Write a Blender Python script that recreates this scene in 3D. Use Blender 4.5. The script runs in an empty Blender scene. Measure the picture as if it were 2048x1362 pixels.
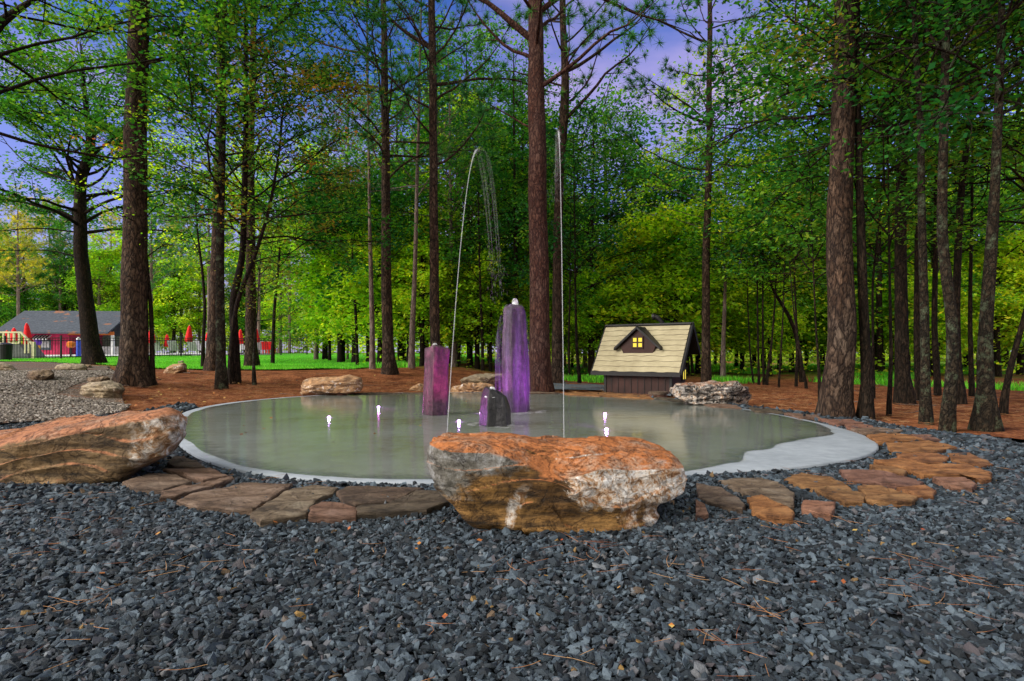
import bpy, bmesh, math, random
import numpy as np
from mathutils import Vector, noise as mn, Matrix
R = math.radians
S = bpy.context.scene
COL = S.collection
F, CX, HY = 1150.0, 1024.0, 705.0      # focal length and horizon of the photograph (2048 px wide)

# ------------------------------------------------------------------ camera
cam_d = bpy.data.cameras.new('camera'); cam = bpy.data.objects.new('camera', cam_d); COL.objects.link(cam)
cam.location = (0, 0, 1.0); cam.rotation_euler = (R(90), 0, 0)
cam_d.sensor_width = 36; cam_d.lens = 36 * F / 2048; cam_d.shift_y = 24 / 2048
cam_d.clip_start = 0.05; cam_d.clip_end = 2000
S.camera = cam
S.view_settings.view_transform = 'Standard'; S.view_settings.look = 'None'
S.view_settings.exposure = 1.15; S.view_settings.gamma = 1
S.cycles.max_bounces = 6; S.cycles.transparent_max_bounces = 16
S.cycles.diffuse_bounces = 3; S.cycles.glossy_bounces = 3; S.cycles.transmission_bounces = 3
S.cycles.sample_clamp_indirect = 4
S.cycles.caustics_reflective = False; S.cycles.caustics_refractive = False

# ------------------------------------------------------------------ light
SUN_AZ, SUN_EL = R(246), R(28)         # azimuth from +Y towards +X: behind the camera, a little left
W = bpy.data.worlds.new('World'); S.world = W; W.use_nodes = True
nt = W.node_tree; nt.nodes.clear()
def wn(t, **k):
    n = nt.nodes.new(t)
    for a, b in k.items(): setattr(n, a, b)
    return n
sky = wn('ShaderNodeTexSky', sky_type='NISHITA', sun_disc=False)
sky.sun_elevation = SUN_EL; sky.sun_rotation = SUN_AZ; sky.ozone_density = 4; sky.air_density = 1.0; sky.dust_density = 0.4
tint = wn('ShaderNodeMix', data_type='RGBA', blend_type='MULTIPLY'); tint.inputs[0].default_value = 1
nt.links.new(sky.outputs[0], tint.inputs[6]); tint.inputs[7].default_value = (0.57, 0.78, 1.42, 1)
tc = wn('ShaderNodeTexCoord'); mp = wn('ShaderNodeMapping'); mp.inputs[3].default_value = (1.6, 1.6, 4.2); mp.inputs[1].default_value = (0.35, 0.1, 0.2)
nt.links.new(tc.outputs['Generated'], mp.inputs[0])
cn = wn('ShaderNodeTexNoise'); cn.inputs['Scale'].default_value = 1.5; cn.inputs['Detail'].default_value = 5; cn.inputs['Roughness'].default_value = 0.5
nt.links.new(mp.outputs[0], cn.inputs['Vector'])
cr = wn('ShaderNodeMapRange'); cr.inputs[1].default_value = 0.45; cr.inputs[2].default_value = 0.66; cr.inputs[4].default_value = 0.9
nt.links.new(cn.outputs[0], cr.inputs[0])
sx = wn('ShaderNodeSeparateXYZ'); nt.links.new(tc.outputs['Generated'], sx.inputs[0])
hz = wn('ShaderNodeMapRange'); hz.inputs[1].default_value = 0.42; hz.inputs[2].default_value = 0.05; hz.inputs[3].default_value = 0; hz.inputs[4].default_value = 0.75
nt.links.new(sx.outputs[2], hz.inputs[0])
mx = wn('ShaderNodeMath', operation='MAXIMUM'); nt.links.new(cr.outputs[0], mx.inputs[0]); nt.links.new(hz.outputs[0], mx.inputs[1])
mixc = wn('ShaderNodeMix', data_type='RGBA'); nt.links.new(mx.outputs[0], mixc.inputs[0]); nt.links.new(tint.outputs[2], mixc.inputs[6])
mixc.inputs[7].default_value = (4.3, 3.5, 6.2, 1)
# neutral fill light added to the sky overhead and behind the viewer, blue and violet evening sky in front
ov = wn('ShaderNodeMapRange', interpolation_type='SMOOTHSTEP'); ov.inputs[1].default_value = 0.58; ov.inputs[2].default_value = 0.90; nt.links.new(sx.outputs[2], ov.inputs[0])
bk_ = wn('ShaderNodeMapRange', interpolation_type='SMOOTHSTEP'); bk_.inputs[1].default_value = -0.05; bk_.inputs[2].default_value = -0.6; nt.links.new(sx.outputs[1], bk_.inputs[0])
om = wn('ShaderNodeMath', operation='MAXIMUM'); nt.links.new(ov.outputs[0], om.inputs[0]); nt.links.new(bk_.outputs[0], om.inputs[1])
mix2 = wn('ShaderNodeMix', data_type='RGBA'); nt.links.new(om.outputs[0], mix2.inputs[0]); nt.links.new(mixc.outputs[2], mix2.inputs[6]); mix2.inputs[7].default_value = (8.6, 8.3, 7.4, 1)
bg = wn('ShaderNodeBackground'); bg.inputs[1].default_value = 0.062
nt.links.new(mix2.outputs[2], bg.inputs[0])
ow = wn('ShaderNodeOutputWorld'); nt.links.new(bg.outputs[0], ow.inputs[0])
sd = bpy.data.lights.new('sun', 'SUN'); sd.energy = 2.3; sd.angle = R(38); sd.color = (1.0, 0.93, 0.82)
sun = bpy.data.objects.new('sun', sd); COL.objects.link(sun)
sv = Vector((math.sin(SUN_AZ) * math.cos(SUN_EL), math.cos(SUN_AZ) * math.cos(SUN_EL), math.sin(SUN_EL)))
sun.rotation_euler = sv.to_track_quat('Z', 'Y').to_euler()

# ------------------------------------------------------------------ terrain height, pixel helpers
def ss(t):
    t = np.clip(t, 0, 1); return t * t * (3 - 2 * t)
def gz(x, y):
    x = np.asarray(x, float); y = np.asarray(y, float)
    r = np.hypot(x + 0.5, y - 9.2) - 5.3
    return 0.42 * ss(r / 7) * ss((3.0 - x) / 7) * ss((y - 4) / 5) + ss((y - 26) / 30) * 0.42 * ss((8 - x) / 20) \
        + 0.02 * np.sin(x * 0.9 + 1) * np.cos(y * 0.7) * ss(r / 2)
def at(px, Y, py=None, z=None):        # pixel column and depth -> point
    return Vector(((px - CX) / F * Y, Y, (1 + (HY - py) * Y / F) if py is not None else (z or 0)))
def up(px, py, z=0.0):                 # pixel -> point on the level plane z
    Y = F * (1 - z) / (py - HY); return Vector(((px - CX) / F * Y, Y, z))
def gp(px, py):                        # pixel -> point on the terrain
    Y = 1.5
    while Y < 120:
        X = (px - CX) / F * Y
        if 1 - (py - HY) * Y / F <= float(gz(X, Y)): break
        Y += 0.02 + Y * 0.002
    X = (px - CX) / F * Y
    return Vector((X, Y, float(gz(X, Y))))
POOL = [(348,860),(352,880),(375,900),(400,918),(440,936),(520,955),(600,966),(680,970.5),(760,972),(840,971.5),(950,970),(1100,967),(1250,962),(1400,954),(1500,947),(1560,943),(1640,934),(1700,925),(1752,913),(1778,903),(1765,888),(1735,877),(1700,866),(1640,849),(1560,833),(1500,823),(1440,813),(1340,802.5),(1240,794.5),(1130,789.5),(1000,787.5),(900,787),(840,787.2),(730,788.3),(600,794.5),(500,803),(430,811),(375,825),(355,842)]
def smooth_closed(P, n):
    P = np.array([tuple(p)[:2] for p in P], float); m = len(P); out = []
    for k in range(n):
        t = k / n * m; i = int(t); u = t - i
        a, b, c, d = P[(i-1) % m], P[i % m], P[(i+1) % m], P[(i+2) % m]
        out.append(0.5 * ((2*b) + (-a + c)*u + (2*a - 5*b + 4*c - d)*u*u + (-a + 3*b - 3*c + d)*u**3))
    return np.array(out)
pool_w = np.array([tuple(up(*p))[:2] for p in POOL])
# regularise to a smooth closed curve around its centre
PC = np.array([-0.55, 9.15])
_a = np.arctan2(pool_w[:, 1] - PC[1], pool_w[:, 0] - PC[0]); _r = np.hypot(*(pool_w - PC).T)
_o = np.argsort(_a); _a, _r = _a[_o], _r[_o]
def pool_r(a):
    a = (np.asarray(a) + np.pi) % (2*np.pi) - np.pi
    s = 0
    for d in (-0.16, -0.08, 0, 0.08, 0.16):
        s = s + np.interp((a + d + np.pi) % (2*np.pi) - np.pi, np.r_[_a[-3:] - 2*np.pi, _a, _a[:3] + 2*np.pi], np.r_[_r[-3:], _r, _r[:3]])
    return s / 5
def pool_sd(x, y):                     # >0 outside the pool
    dx, dy = np.asarray(x) - PC[0], np.asarray(y) - PC[1]
    return np.hypot(dx, dy) - pool_r(np.arctan2(dy, dx))

# ------------------------------------------------------------------ objects
def tag(o, label=None, cat=None, group=None, kind=None):
    if label: o['label'] = label
    if cat: o['category'] = cat
    if group: o['group'] = group
    if kind: o['kind'] = kind
    return o
def thing(name, label, cat, loc=(0, 0, 0), rz=0, group=None):
    o = bpy.data.objects.new(name, None); COL.objects.link(o); o.location = loc; o.rotation_euler = (0, 0, rz); o.empty_display_size = 0.2
    return tag(o, label, cat, group)
def npmesh(name, V, Fc, mat=None, parent=None, col=None, smooth=False, loc=None):
    """V (n,3); Fc (m,k) array of equal sized faces, or a list of faces"""
    me = bpy.data.meshes.new(name); V = np.asarray(V, np.float32)
    if isinstance(Fc, np.ndarray):
        m, k = Fc.shape
        me.vertices.add(len(V)); me.vertices.foreach_set('co', V.ravel())
        me.loops.add(m*k); me.loops.foreach_set('vertex_index', Fc.astype(np.int32).ravel())
        me.polygons.add(m); me.polygons.foreach_set('loop_start', np.arange(0, m*k, k, dtype=np.int32))
        me.update(calc_edges=True)
    else:
        me.from_pydata([tuple(map(float, v)) for v in V], [], [tuple(int(i) for i in f) for f in Fc]); me.update()
    if smooth: me.polygons.foreach_set('use_smooth', np.ones(len(me.polygons), bool))
    if col is not None:
        a = me.attributes.new('tint', 'FLOAT_COLOR', 'POINT'); c = np.ones((len(V), 4), np.float32); c[:, :3] = col
        a.data.foreach_set('color', c.ravel())
    if mat: me.materials.append(mat)
    o = bpy.data.objects.new(name, me); COL.objects.link(o)
    if parent: o.parent = parent
    if loc is not None: o.location = loc
    return o
class MB:
    """collects shapes into one mesh"""
    def __init__(s): s.v = []; s.f = []
    def add(s, V, Fs):
        b = len(s.v); s.v += [tuple(p) for p in V]; s.f += [tuple(i + b for i in f) for f in Fs]; return s
    def box(s, x0, x1, y0, y1, z0, z1, M=None):
        V = [Vector((x, y, z)) for x in (x0, x1) for y in (y0, y1) for z in (z0, z1)]
        if M is not None: V = [M @ v for v in V]
        return s.add(V, [(0,1,3,2),(4,6,7,5),(0,4,5,1),(2,3,7,6),(0,2,6,4),(1,5,7,3)])
    def tube(s, P, rad, n=8, cap=True):
        V, Fq = tube_np(P, rad, n); b = len(s.v)
        s.add([tuple(v) for v in V], [tuple(f) for f in Fq])
        if cap: s.f.append(tuple(b + i for i in range(n))[::-1]); s.f.append(tuple(b + (len(P)-1)*n + i for i in range(n)))
        return s
    def prism(s, poly, z0, z1):
        n = len(poly)
        V = [(x, y, z0) for x, y in poly] + [(x, y, z1) for x, y in poly]
        return s.add(V, [tuple(range(n))[::-1], tuple(range(n, 2*n))] + [(i, (i+1) % n, n + (i+1) % n, n + i) for i in range(n)])
    def build(s, name, mat, parent=None, bevel=0, smooth=False, loc=None):
        me = bpy.data.meshes.new(name); me.from_pydata(s.v, [], s.f)
        bm = bmesh.new(); bm.from_mesh(me); bmesh.ops.recalc_face_normals(bm, faces=bm.faces)
        if bevel: bmesh.ops.bevel(bm, geom=bm.edges[:] , offset=bevel, segments=2, affect='EDGES', clamp_overlap=True)
        bm.to_mesh(me); bm.free(); me.update()
        if smooth: me.polygons.foreach_set('use_smooth', np.ones(len(me.polygons), bool))
        if mat: me.materials.append(mat)
        o = bpy.data.objects.new(name, me); COL.objects.link(o)
        if parent: o.parent = parent
        if loc is not None: o.location = loc
        return o
def tube_np(P, rad, n=8):
    P = np.asarray([tuple(p) for p in P], float); m = len(P); rad = np.broadcast_to(np.asarray(rad, float), (m,))
    T = np.gradient(P, axis=0); T /= np.linalg.norm(T, axis=1)[:, None] + 1e-9
    ref = np.tile([0., 0, 1], (m, 1)); ref[np.abs(T[:, 2]) > 0.8] = [0, 1, 0]
    if np.abs(T[:, 2]).mean() > 0.55: ref[:] = [0, 1, 0]
    A = np.cross(ref, T); A /= np.linalg.norm(A, axis=1)[:, None] + 1e-9; B = np.cross(T, A)
    th = np.arange(n) / n * 2*np.pi
    V = P[:, None, :] + rad[:, None, None] * (np.cos(th)[None, :, None] * A[:, None, :] + np.sin(th)[None, :, None] * B[:, None, :])
    i = np.arange(m-1)[:, None]*n; j = np.arange(n)[None, :]; j2 = (j+1) % n
    Fq = np.stack([i+j, i+j2, i+n+j2, i+n+j], -1).reshape(-1, 4)
    return V.reshape(-1, 3), Fq
def merge(parts):
    Vs, Fs, b = [], [], 0
    for V, Fq in parts: Vs.append(V); Fs.append(Fq + b); b += len(V)
    return np.concatenate(Vs), np.concatenate(Fs)
def copy_tree(root, loc, rz, sc=1.0, label=None, group=None):
    r = root.copy(); COL.objects.link(r); r.location = loc; r.rotation_euler = (0, 0, rz); r.scale = (sc, sc, sc)
    if label: r['label'] = label
    if group: r['group'] = group
    for ch in list(root.children):
        c = ch.copy(); COL.objects.link(c); c.parent = r
        for g in list(ch.children):
            d = g.copy(); COL.objects.link(d); d.parent = c
    return r

# ------------------------------------------------------------------ materials
class MT:
    def __init__(s, name, rough=0.8, spec=0.3):
        s.m = bpy.data.materials.new(name); s.m.use_nodes = True; s.t = s.m.node_tree; s.b = s.t.nodes['Principled BSDF']
        s.b.inputs['Roughness'].default_value = rough; s.b.inputs['Specular IOR Level'].default_value = spec
        s._obj = None
    def n(s, t, **k):
        x = s.t.nodes.new(t)
        for a, b in k.items():
            if a in x.bl_rna.properties: setattr(x, a, b)
            else: x.inputs[a].default_value = b
        return x
    def l(s, a, b): s.t.links.new(a, b)
    def obj(s):
        if s._obj is None: s._obj = s.n('ShaderNodeTexCoord').outputs['Object']
        return s._obj
    def map(s, sc=(1, 1, 1), rot=(0, 0, 0), src=None):
        m = s.n('ShaderNodeMapping'); m.inputs[3].default_value = sc; m.inputs[2].default_value = rot; s.l(src or s.obj(), m.inputs[0]); return m.outputs[0]
    def noise(s, scale, detail=4, rough=0.55, vec=None, dist=0):
        x = s.n('ShaderNodeTexNoise'); x.inputs['Scale'].default_value = scale; x.inputs['Detail'].default_value = detail; x.inputs['Roughness'].default_value = rough; x.inputs['Distortion'].default_value = dist
        s.l(vec or s.obj(), x.inputs['Vector']); return x.outputs[0]
    def vor(s, scale, feature='F1', vec=None, out='Distance', rnd=1):
        x = s.n('ShaderNodeTexVoronoi', feature=feature); x.inputs['Scale'].default_value = scale; x.inputs['Randomness'].default_value = rnd
        s.l(vec or s.obj(), x.inputs['Vector']); return x.outputs[out]
    def ramp(s, fac, stops, interp='LINEAR'):
        r = s.n('ShaderNodeValToRGB'); r.color_ramp.interpolation = interp
        e = r.color_ramp.elements
        while len(e) < len(stops): e.new(0.5)
        for i, (p, c) in enumerate(stops):
            e[i].position = p; e[i].color = (tuple(c) + (1,))[:4] if not isinstance(c, (int, float)) else (c, c, c, 1)
        s.l(fac, r.inputs[0]); return r.outputs[0]
    def rng(s, v, a, b, c=0, d=1):
        x = s.n('ShaderNodeMapRange'); x.inputs[1].default_value = a; x.inputs[2].default_value = b; x.inputs[3].default_value = c; x.inputs[4].default_value = d
        s.l(v, x.inputs[0]); return x.outputs[0]
    def math(s, op, a, b=0.0):
        x = s.n('ShaderNodeMath', operation=op)
        for i, v in enumerate((a, b)):
            if isinstance(v, (int, float)): x.inputs[i].default_value = v
            else: s.l(v, x.inputs[i])
        return x.outputs[0]
    def mix(s, fac, a, b, mode='MIX'):
        x = s.n('ShaderNodeMix', data_type='RGBA', blend_type=mode)
        for i, v in ((0, fac), (6, a), (7, b)):
            if isinstance(v, (int, float)): x.inputs[i].default_value = v
            elif isinstance(v, tuple): x.inputs[i].default_value = (v + (1,))[:4]
            else: s.l(v, x.inputs[i])
        return x.outputs[2]
    def col(s, v):
        if isinstance(v, tuple): s.b.inputs['Base Color'].default_value = (v + (1,))[:4]
        else: s.l(v, s.b.inputs['Base Color'])
        return s
    def rough(s, v): s.l(v, s.b.inputs['Roughness']); return s
    def bump(s, h, strength=0.5, dist=0.02):
        x = s.n('ShaderNodeBump'); x.inputs['Strength'].default_value = strength; x.inputs['Distance'].default_value = dist
        s.l(h, x.inputs['Height']); s.l(x.outputs[0], s.b.inputs['Normal']); return s
    def normz(s):
        g = s.n('ShaderNodeNewGeometry'); x = s.n('ShaderNodeSeparateXYZ'); s.l(g.outputs['Normal'], x.inputs[0]); return x.outputs[2]
    def objxyz(s):
        x = s.n('ShaderNodeSeparateXYZ'); s.l(s.obj(), x.inputs[0]); return x.outputs
    def rand(s): return s.n('ShaderNodeObjectInfo').outputs['Random']

def plain(name, c, rough=0.6, var=0.25, metal=0, scale=6, spec=0.3):
    m = MT(name, rough, spec); m.b.inputs['Metallic'].default_value = metal
    k = m.rng(m.noise(scale, 5), 0.3, 0.7, 1 - var, 1 + var)
    m.col(m.mix(1.0, c, k, 'MULTIPLY')); m.bump(m.noise(scale*6, 3), 0.15, 0.005); return m.m
def bark(name, dark, mid, light, sc=9.0, stretch=0.38, lichen=None, dist=0.03):
    m = MT(name, 0.9, 0.15)
    base = m.map((1, 1, stretch))
    warp = m.n('ShaderNodeTexNoise'); warp.inputs['Scale'].default_value = 4; m.l(base, warp.inputs['Vector'])
    wv = m.n('ShaderNodeVectorMath', operation='MULTIPLY_ADD'); m.l(warp.outputs['Color'], wv.inputs[0]); wv.inputs[1].default_value = (0.14, 0.14, 0.14); m.l(base, wv.inputs[2])
    v = m.vor(sc, 'DISTANCE_TO_EDGE', wv.outputs[0]); cell = m.vor(sc, 'F1', wv.outputs[0], 'Color')
    fine = m.noise(34, 6, 0.65, m.map((1, 1, 0.35)))
    v2 = m.vor(sc*2.3, 'DISTANCE_TO_EDGE', wv.outputs[0])
    v = m.math('MULTIPLY', m.math('ADD', m.math('MULTIPLY', v, 0.62), m.math('MULTIPLY', v2, 0.45)), m.rng(m.noise(20, 5, 0.7, base), 0.3, 0.62, 0.25, 1.35))
    crack = m.rng(v, 0.015, 0.20)
    body = m.mix(m.rng(cell, 0.2, 0.8), mid, light)
    body = m.mix(m.rng(fine, 0.35, 0.7), m.mix(1.0, body, (0.5, 0.5, 0.5), 'MULTIPLY'), body)
    body = m.mix(m.rng(m.noise(1.1, 3), 0.35, 0.65), body, m.mix(1.0, body, (1.12, 0.92, 0.80), 'MULTIPLY'))
    c = m.mix(crack, dark, body)
    if lichen: c = m.mix(m.rng(m.noise(5, 6, 0.7), 0.52, 0.62, 0, 0.75), c, lichen)
    m.col(c); m.bump(m.math('ADD', m.rng(v, 0.0, 0.25), m.math('MULTIPLY', fine, 0.5)), 0.9, dist); return m.m
BARK_P = bark('pine_bark', (0.012, 0.008, 0.007), (0.070, 0.047, 0.034), (0.155, 0.112, 0.083), 13, 0.36)
BARK_PR = bark('reddish_pine_bark', (0.03, 0.014, 0.014), (0.10, 0.048, 0.038), (0.185, 0.11, 0.09), 15, 0.36)
BARK_D = bark('dark_bark', (0.005, 0.004, 0.003), (0.024, 0.017, 0.012), (0.055, 0.039, 0.027), 16, 0.3)
BARK_L = bark('lichen_bark', (0.007, 0.006, 0.005), (0.035, 0.027, 0.018), (0.065, 0.052, 0.036), 18, 0.5, (0.09, 0.115, 0.07))
BARK_G = bark('pale_bark', (0.10, 0.075, 0.065), (0.24, 0.19, 0.165), (0.36, 0.30, 0.27), 8, 0.3)

def leafmat(name, cols, trans=0.45, needle=False):
    m = MT(name, 0.55, 0.25)
    a = m.n('ShaderNodeAttribute', attribute_name='tint')
    sc = m.n('ShaderNodeSeparateColor'); m.l(a.outputs['Color'], sc.inputs[0])
    big = m.noise(0.35, 3, 0.6)
    f = m.math('ADD', m.math('MULTIPLY', sc.outputs[0], 0.5), m.math('MULTIPLY', m.rng(big, 0.3, 0.7), 0.35))
    f = m.math('ADD', f, m.math('MULTIPLY', m.rand(), 0.15))
    c = m.ramp(f, cols)
    c = m.mix(1.0, c, m.rng(sc.outputs[1], 0, 1, 0.7, 2.5), 'MULTIPLY')
    m.col(c)
    tr = m.n('ShaderNodeBsdfTranslucent'); m.l(m.mix(1.0, c, (1.6, 1.6, 0.8), 'MULTIPLY'), tr.inputs[0])
    mx = m.n('ShaderNodeMixShader'); mx.inputs[0].default_value = trans
    m.l(m.b.outputs[0], mx.inputs[1]); m.l(tr.outputs[0], mx.inputs[2])
    m.l(mx.outputs[0], m.t.nodes['Material Output'].inputs[0]); return m.m
LF_GREEN = leafmat('green_leaf', [(0, (0.008, 0.045, 0.010)), (0.33, (0.022, 0.115, 0.012)), (0.55, (0.07, 0.19, 0.016)), (0.78, (0.20, 0.26, 0.02)), (0.95, (0.32, 0.16, 0.03))])
LF_DEEP = leafmat('deep_green_leaf', [(0, (0.004, 0.028, 0.010)), (0.4, (0.010, 0.075, 0.014)), (0.65, (0.035, 0.13, 0.016)), (0.85, (0.11, 0.17, 0.02)), (0.97, (0.26, 0.10, 0.02))])
LF_YEL = leafmat('yellow_green_leaf', [(0, (0.06, 0.22, 0.01)), (0.35, (0.14, 0.30, 0.015)), (0.6, (0.31, 0.41, 0.02)), (0.85, (0.54, 0.44, 0.03)), (1, (0.65, 0.30, 0.04))], 0.5)
LF_FAR = leafmat('far_leaf_painted_sun', [(0, (0.10, 0.22, 0.02)), (0.35, (0.26, 0.38, 0.04)), (0.6, (0.46, 0.50, 0.06)), (0.85, (0.62, 0.50, 0.08)), (1, (0.60, 0.30, 0.06))], 0.5)  # raised leaf colour stands in for sunlight that is blocked from the far wood
LF_RUST = leafmat('russet_leaf', [(0, (0.02, 0.09, 0.012)), (0.4, (0.06, 0.14, 0.015)), (0.65, (0.18, 0.14, 0.02)), (0.85, (0.28, 0.11, 0.02)), (1, (0.30, 0.07, 0.02))])
ND_GREEN = leafmat('pine_needle', [(0, (0.008, 0.05, 0.015)), (0.45, (0.02, 0.12, 0.02)), (0.75, (0.07, 0.20, 0.02)), (0.93, (0.18, 0.18, 0.03)), (1, (0.26, 0.11, 0.02))], 0.2)
ND_GOLD = leafmat('golden_pine_needle', [(0, (0.06, 0.13, 0.01)), (0.4, (0.24, 0.28, 0.02)), (0.8, (0.55, 0.42, 0.03)), (1, (0.6, 0.28, 0.03))], 0.25)

# ------------------------------------------------------------------ ground
def strip(A, B, nu, nv, z_off, func=gz, name='ground', mat=None, edge=0.0, seed=0):
    """sheet between two polylines A and B (world xy), following the terrain"""
    rg = np.random.default_rng(seed)
    def res(P, n):
        P = np.asarray([tuple(p)[:2] for p in P], float); d = np.r_[0, np.cumsum(np.hypot(*np.diff(P, axis=0).T))]; t = np.linspace(0, d[-1], n)
        return np.c_[np.interp(t, d, P[:, 0]), np.interp(t, d, P[:, 1])]
    a, b = res(A, nu), res(B, nu)
    if edge:
        for q in (a, b):
            q += np.array([[mn.noise((x*1.3, y*1.3, seed)) * edge + mn.noise((x*5, y*5, seed)) * edge*0.4, mn.noise((x*1.3+9, y*1.3, seed)) * edge] for x, y in q])
    t = np.linspace(0, 1, nv)[:, None, None]
    G = (a[None] * (1 - t) + b[None] * t).reshape(-1, 2)
    V = np.c_[G, func(G[:, 0], G[:, 1]) + z_off]
    i = np.arange(nv-1)[:, None]*nu; j = np.arange(nu-1)[None, :]
    Fq = np.stack([i+j, i+j+1, i+nu+j+1, i+nu+j], -1).reshape(-1, 4)
    o = npmesh(name, V, Fq, mat, smooth=True); return o
m = MT('pine_straw', 0.95, 0.1)
n1 = m.noise(2.2, 8, 0.65); n2 = m.noise(26, 6, 0.75, m.map((1, 0.35, 1), (0, 0, 0.5)), 1.2); n3 = m.noise(30, 5, 0.7, m.map((0.35, 1, 1), (0, 0, 0.3)), 1.5); n4 = m.noise(0.11, 4, 0.6)
c = m.ramp(m.math('ADD', m.math('MULTIPLY', n2, 0.6), m.math('MULTIPLY', n3, 0.5)), [(0.40, (0.055, 0.020, 0.010)), (0.53, (0.27, 0.090, 0.036)), (0.66, (0.52, 0.23, 0.10))])
c = m.mix(m.rng(n1, 0.42, 0.62), c, m.mix(1.0, c, (0.42, 0.36, 0.34), 'MULTIPLY'))
far = m.rng(m.objxyz()[1], 20, 30)
gr = m.ramp(m.noise(9, 6, 0.7), [(0.3, (0.02, 0.09, 0.01)), (0.55, (0.08, 0.24, 0.02)), (0.75, (0.20, 0.30, 0.04))])
c = m.mix(m.math('MULTIPLY', m.rng(m.noise(0.28, 5, 0.65), 0.44, 0.54), far), c, gr)
m.col(c); m.bump(m.math('ADD', n2, n3), 0.8, 0.03); STRAW = m.m
xs = np.concatenate([np.linspace(-600, -60, 20), np.arange(-55, -16, 2.5), np.arange(-16, 16, 0.25), np.arange(16, 56, 2.5), np.linspace(60, 600, 20)])
ys = np.concatenate([np.linspace(-100, -4, 10), np.arange(-2, 26, 0.25), np.arange(26, 80, 2), np.linspace(85, 900, 25)])
GX, GY = np.meshgrid(xs, ys); sdv = pool_sd(GX, GY)
bumpy = np.array([mn.fractal((x*0.8, y*0.8, 0), 1.0, 2.0, 4) for x, y in zip(GX.ravel(), GY.ravel())]).reshape(GX.shape)
outer_r = np.clip((sdv - 1.4) / 2.5, 0, 1) * np.clip((GY - 6) / 3, 0, 1) * np.clip((GX + 7.5 - 0.0*GY) / 1.5, 0, 1)
GZ = gz(GX, GY) + bumpy * 0.07 * outer_r - 0.03 * (sdv < 3.5) - 0.03*(GY < 7)
GZ = np.where(sdv < 0.6, -0.12, GZ)
nu = len(xs); i = np.arange(len(ys)-1)[:, None]*nu; j = np.arange(nu-1)[None, :]
Fq = np.stack([i+j, i+j+1, i+nu+j+1, i+nu+j], -1).reshape(-1, 4)
tag(npmesh('ground', np.c_[GX.ravel(), GY.ravel(), GZ.ravel()], Fq, STRAW, smooth=True), 'rust coloured pine straw ground under the trees', None, None, 'structure')

# slate gravel bed: base sheet, stones scattered over it
m = MT('gravel_base', 0.9, 0.2); v = m.vor(38, 'F1', None, 'Color'); d = m.vor(38)
m.col(m.mix(m.rng(d, 0.1, 0.6), m.ramp(v, [(0.2, (0.016, 0.022, 0.027)), (0.8, (0.05, 0.066, 0.078))]), (0.003, 0.004, 0.005))); m.bump(m.rng(d, 0, 0.6, 1, 0), 0.8, 0.02); GBASE = m.m
OUT = [(-40,1500),(-60,1000),(-40,900),(0,851),(60,849),(130,846),(240,836),(330,822),(372,815)]
in_ring = lambda off, a0, a1, n: [PC + (pool_r(a) + off) * np.array([math.cos(a), math.sin(a)]) for a in np.linspace(a0, a1, n)]
aL, aR = R(-180-12), R(62)              # the gravel ring runs round the near side, from the far left to the far right
ring_in = in_ring(-0.12, aL, aR, 240)
outpx = [(372,808),(330,817),(240,832),(130,845),(60,849),(0,852),(-90,866),(-300,900)]
outer = [up(*p) for p in outpx] + [Vector((-7.5, 1.0, 0)), Vector((-7.5, -3.0, 0)), Vector((0, -4, 0)), Vector((8.5, -3.0, 0)), Vector((9.0, 2, 0))] + [up(*p) for p in [(2500,950),(2200,915),(2048,893),(1960,878),(1880,866),(1800,855),(1700,838),(1640,831),(1560,822),(1500,815),(1440,808)]]
tag(strip(ring_in, outer, 300, 40, 0.004, lambda x, y: np.zeros_like(x), 'gravel_base', GBASE), 'bed of crushed slate under the loose chips', None, None, 'structure')
OUTP = np.array([tuple(p)[:2] for p in outer]); 
def inpoly(x, y, P):
    c = np.zeros(len(x), bool); n = len(P)
    for k in range(n):
        x1, y1 = P[k]; x2, y2 = P[(k+1) % n]
        if y1 == y2: continue
        hit = ((y1 > y) != (y2 > y)) & (x < (x2 - x1) * (y - y1) / (y2 - y1) + x1); c ^= hit
    return c
BEDP = np.concatenate([OUTP, np.array([tuple(p) for p in in_ring(0.06, aR, aL, 120)])])

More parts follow.
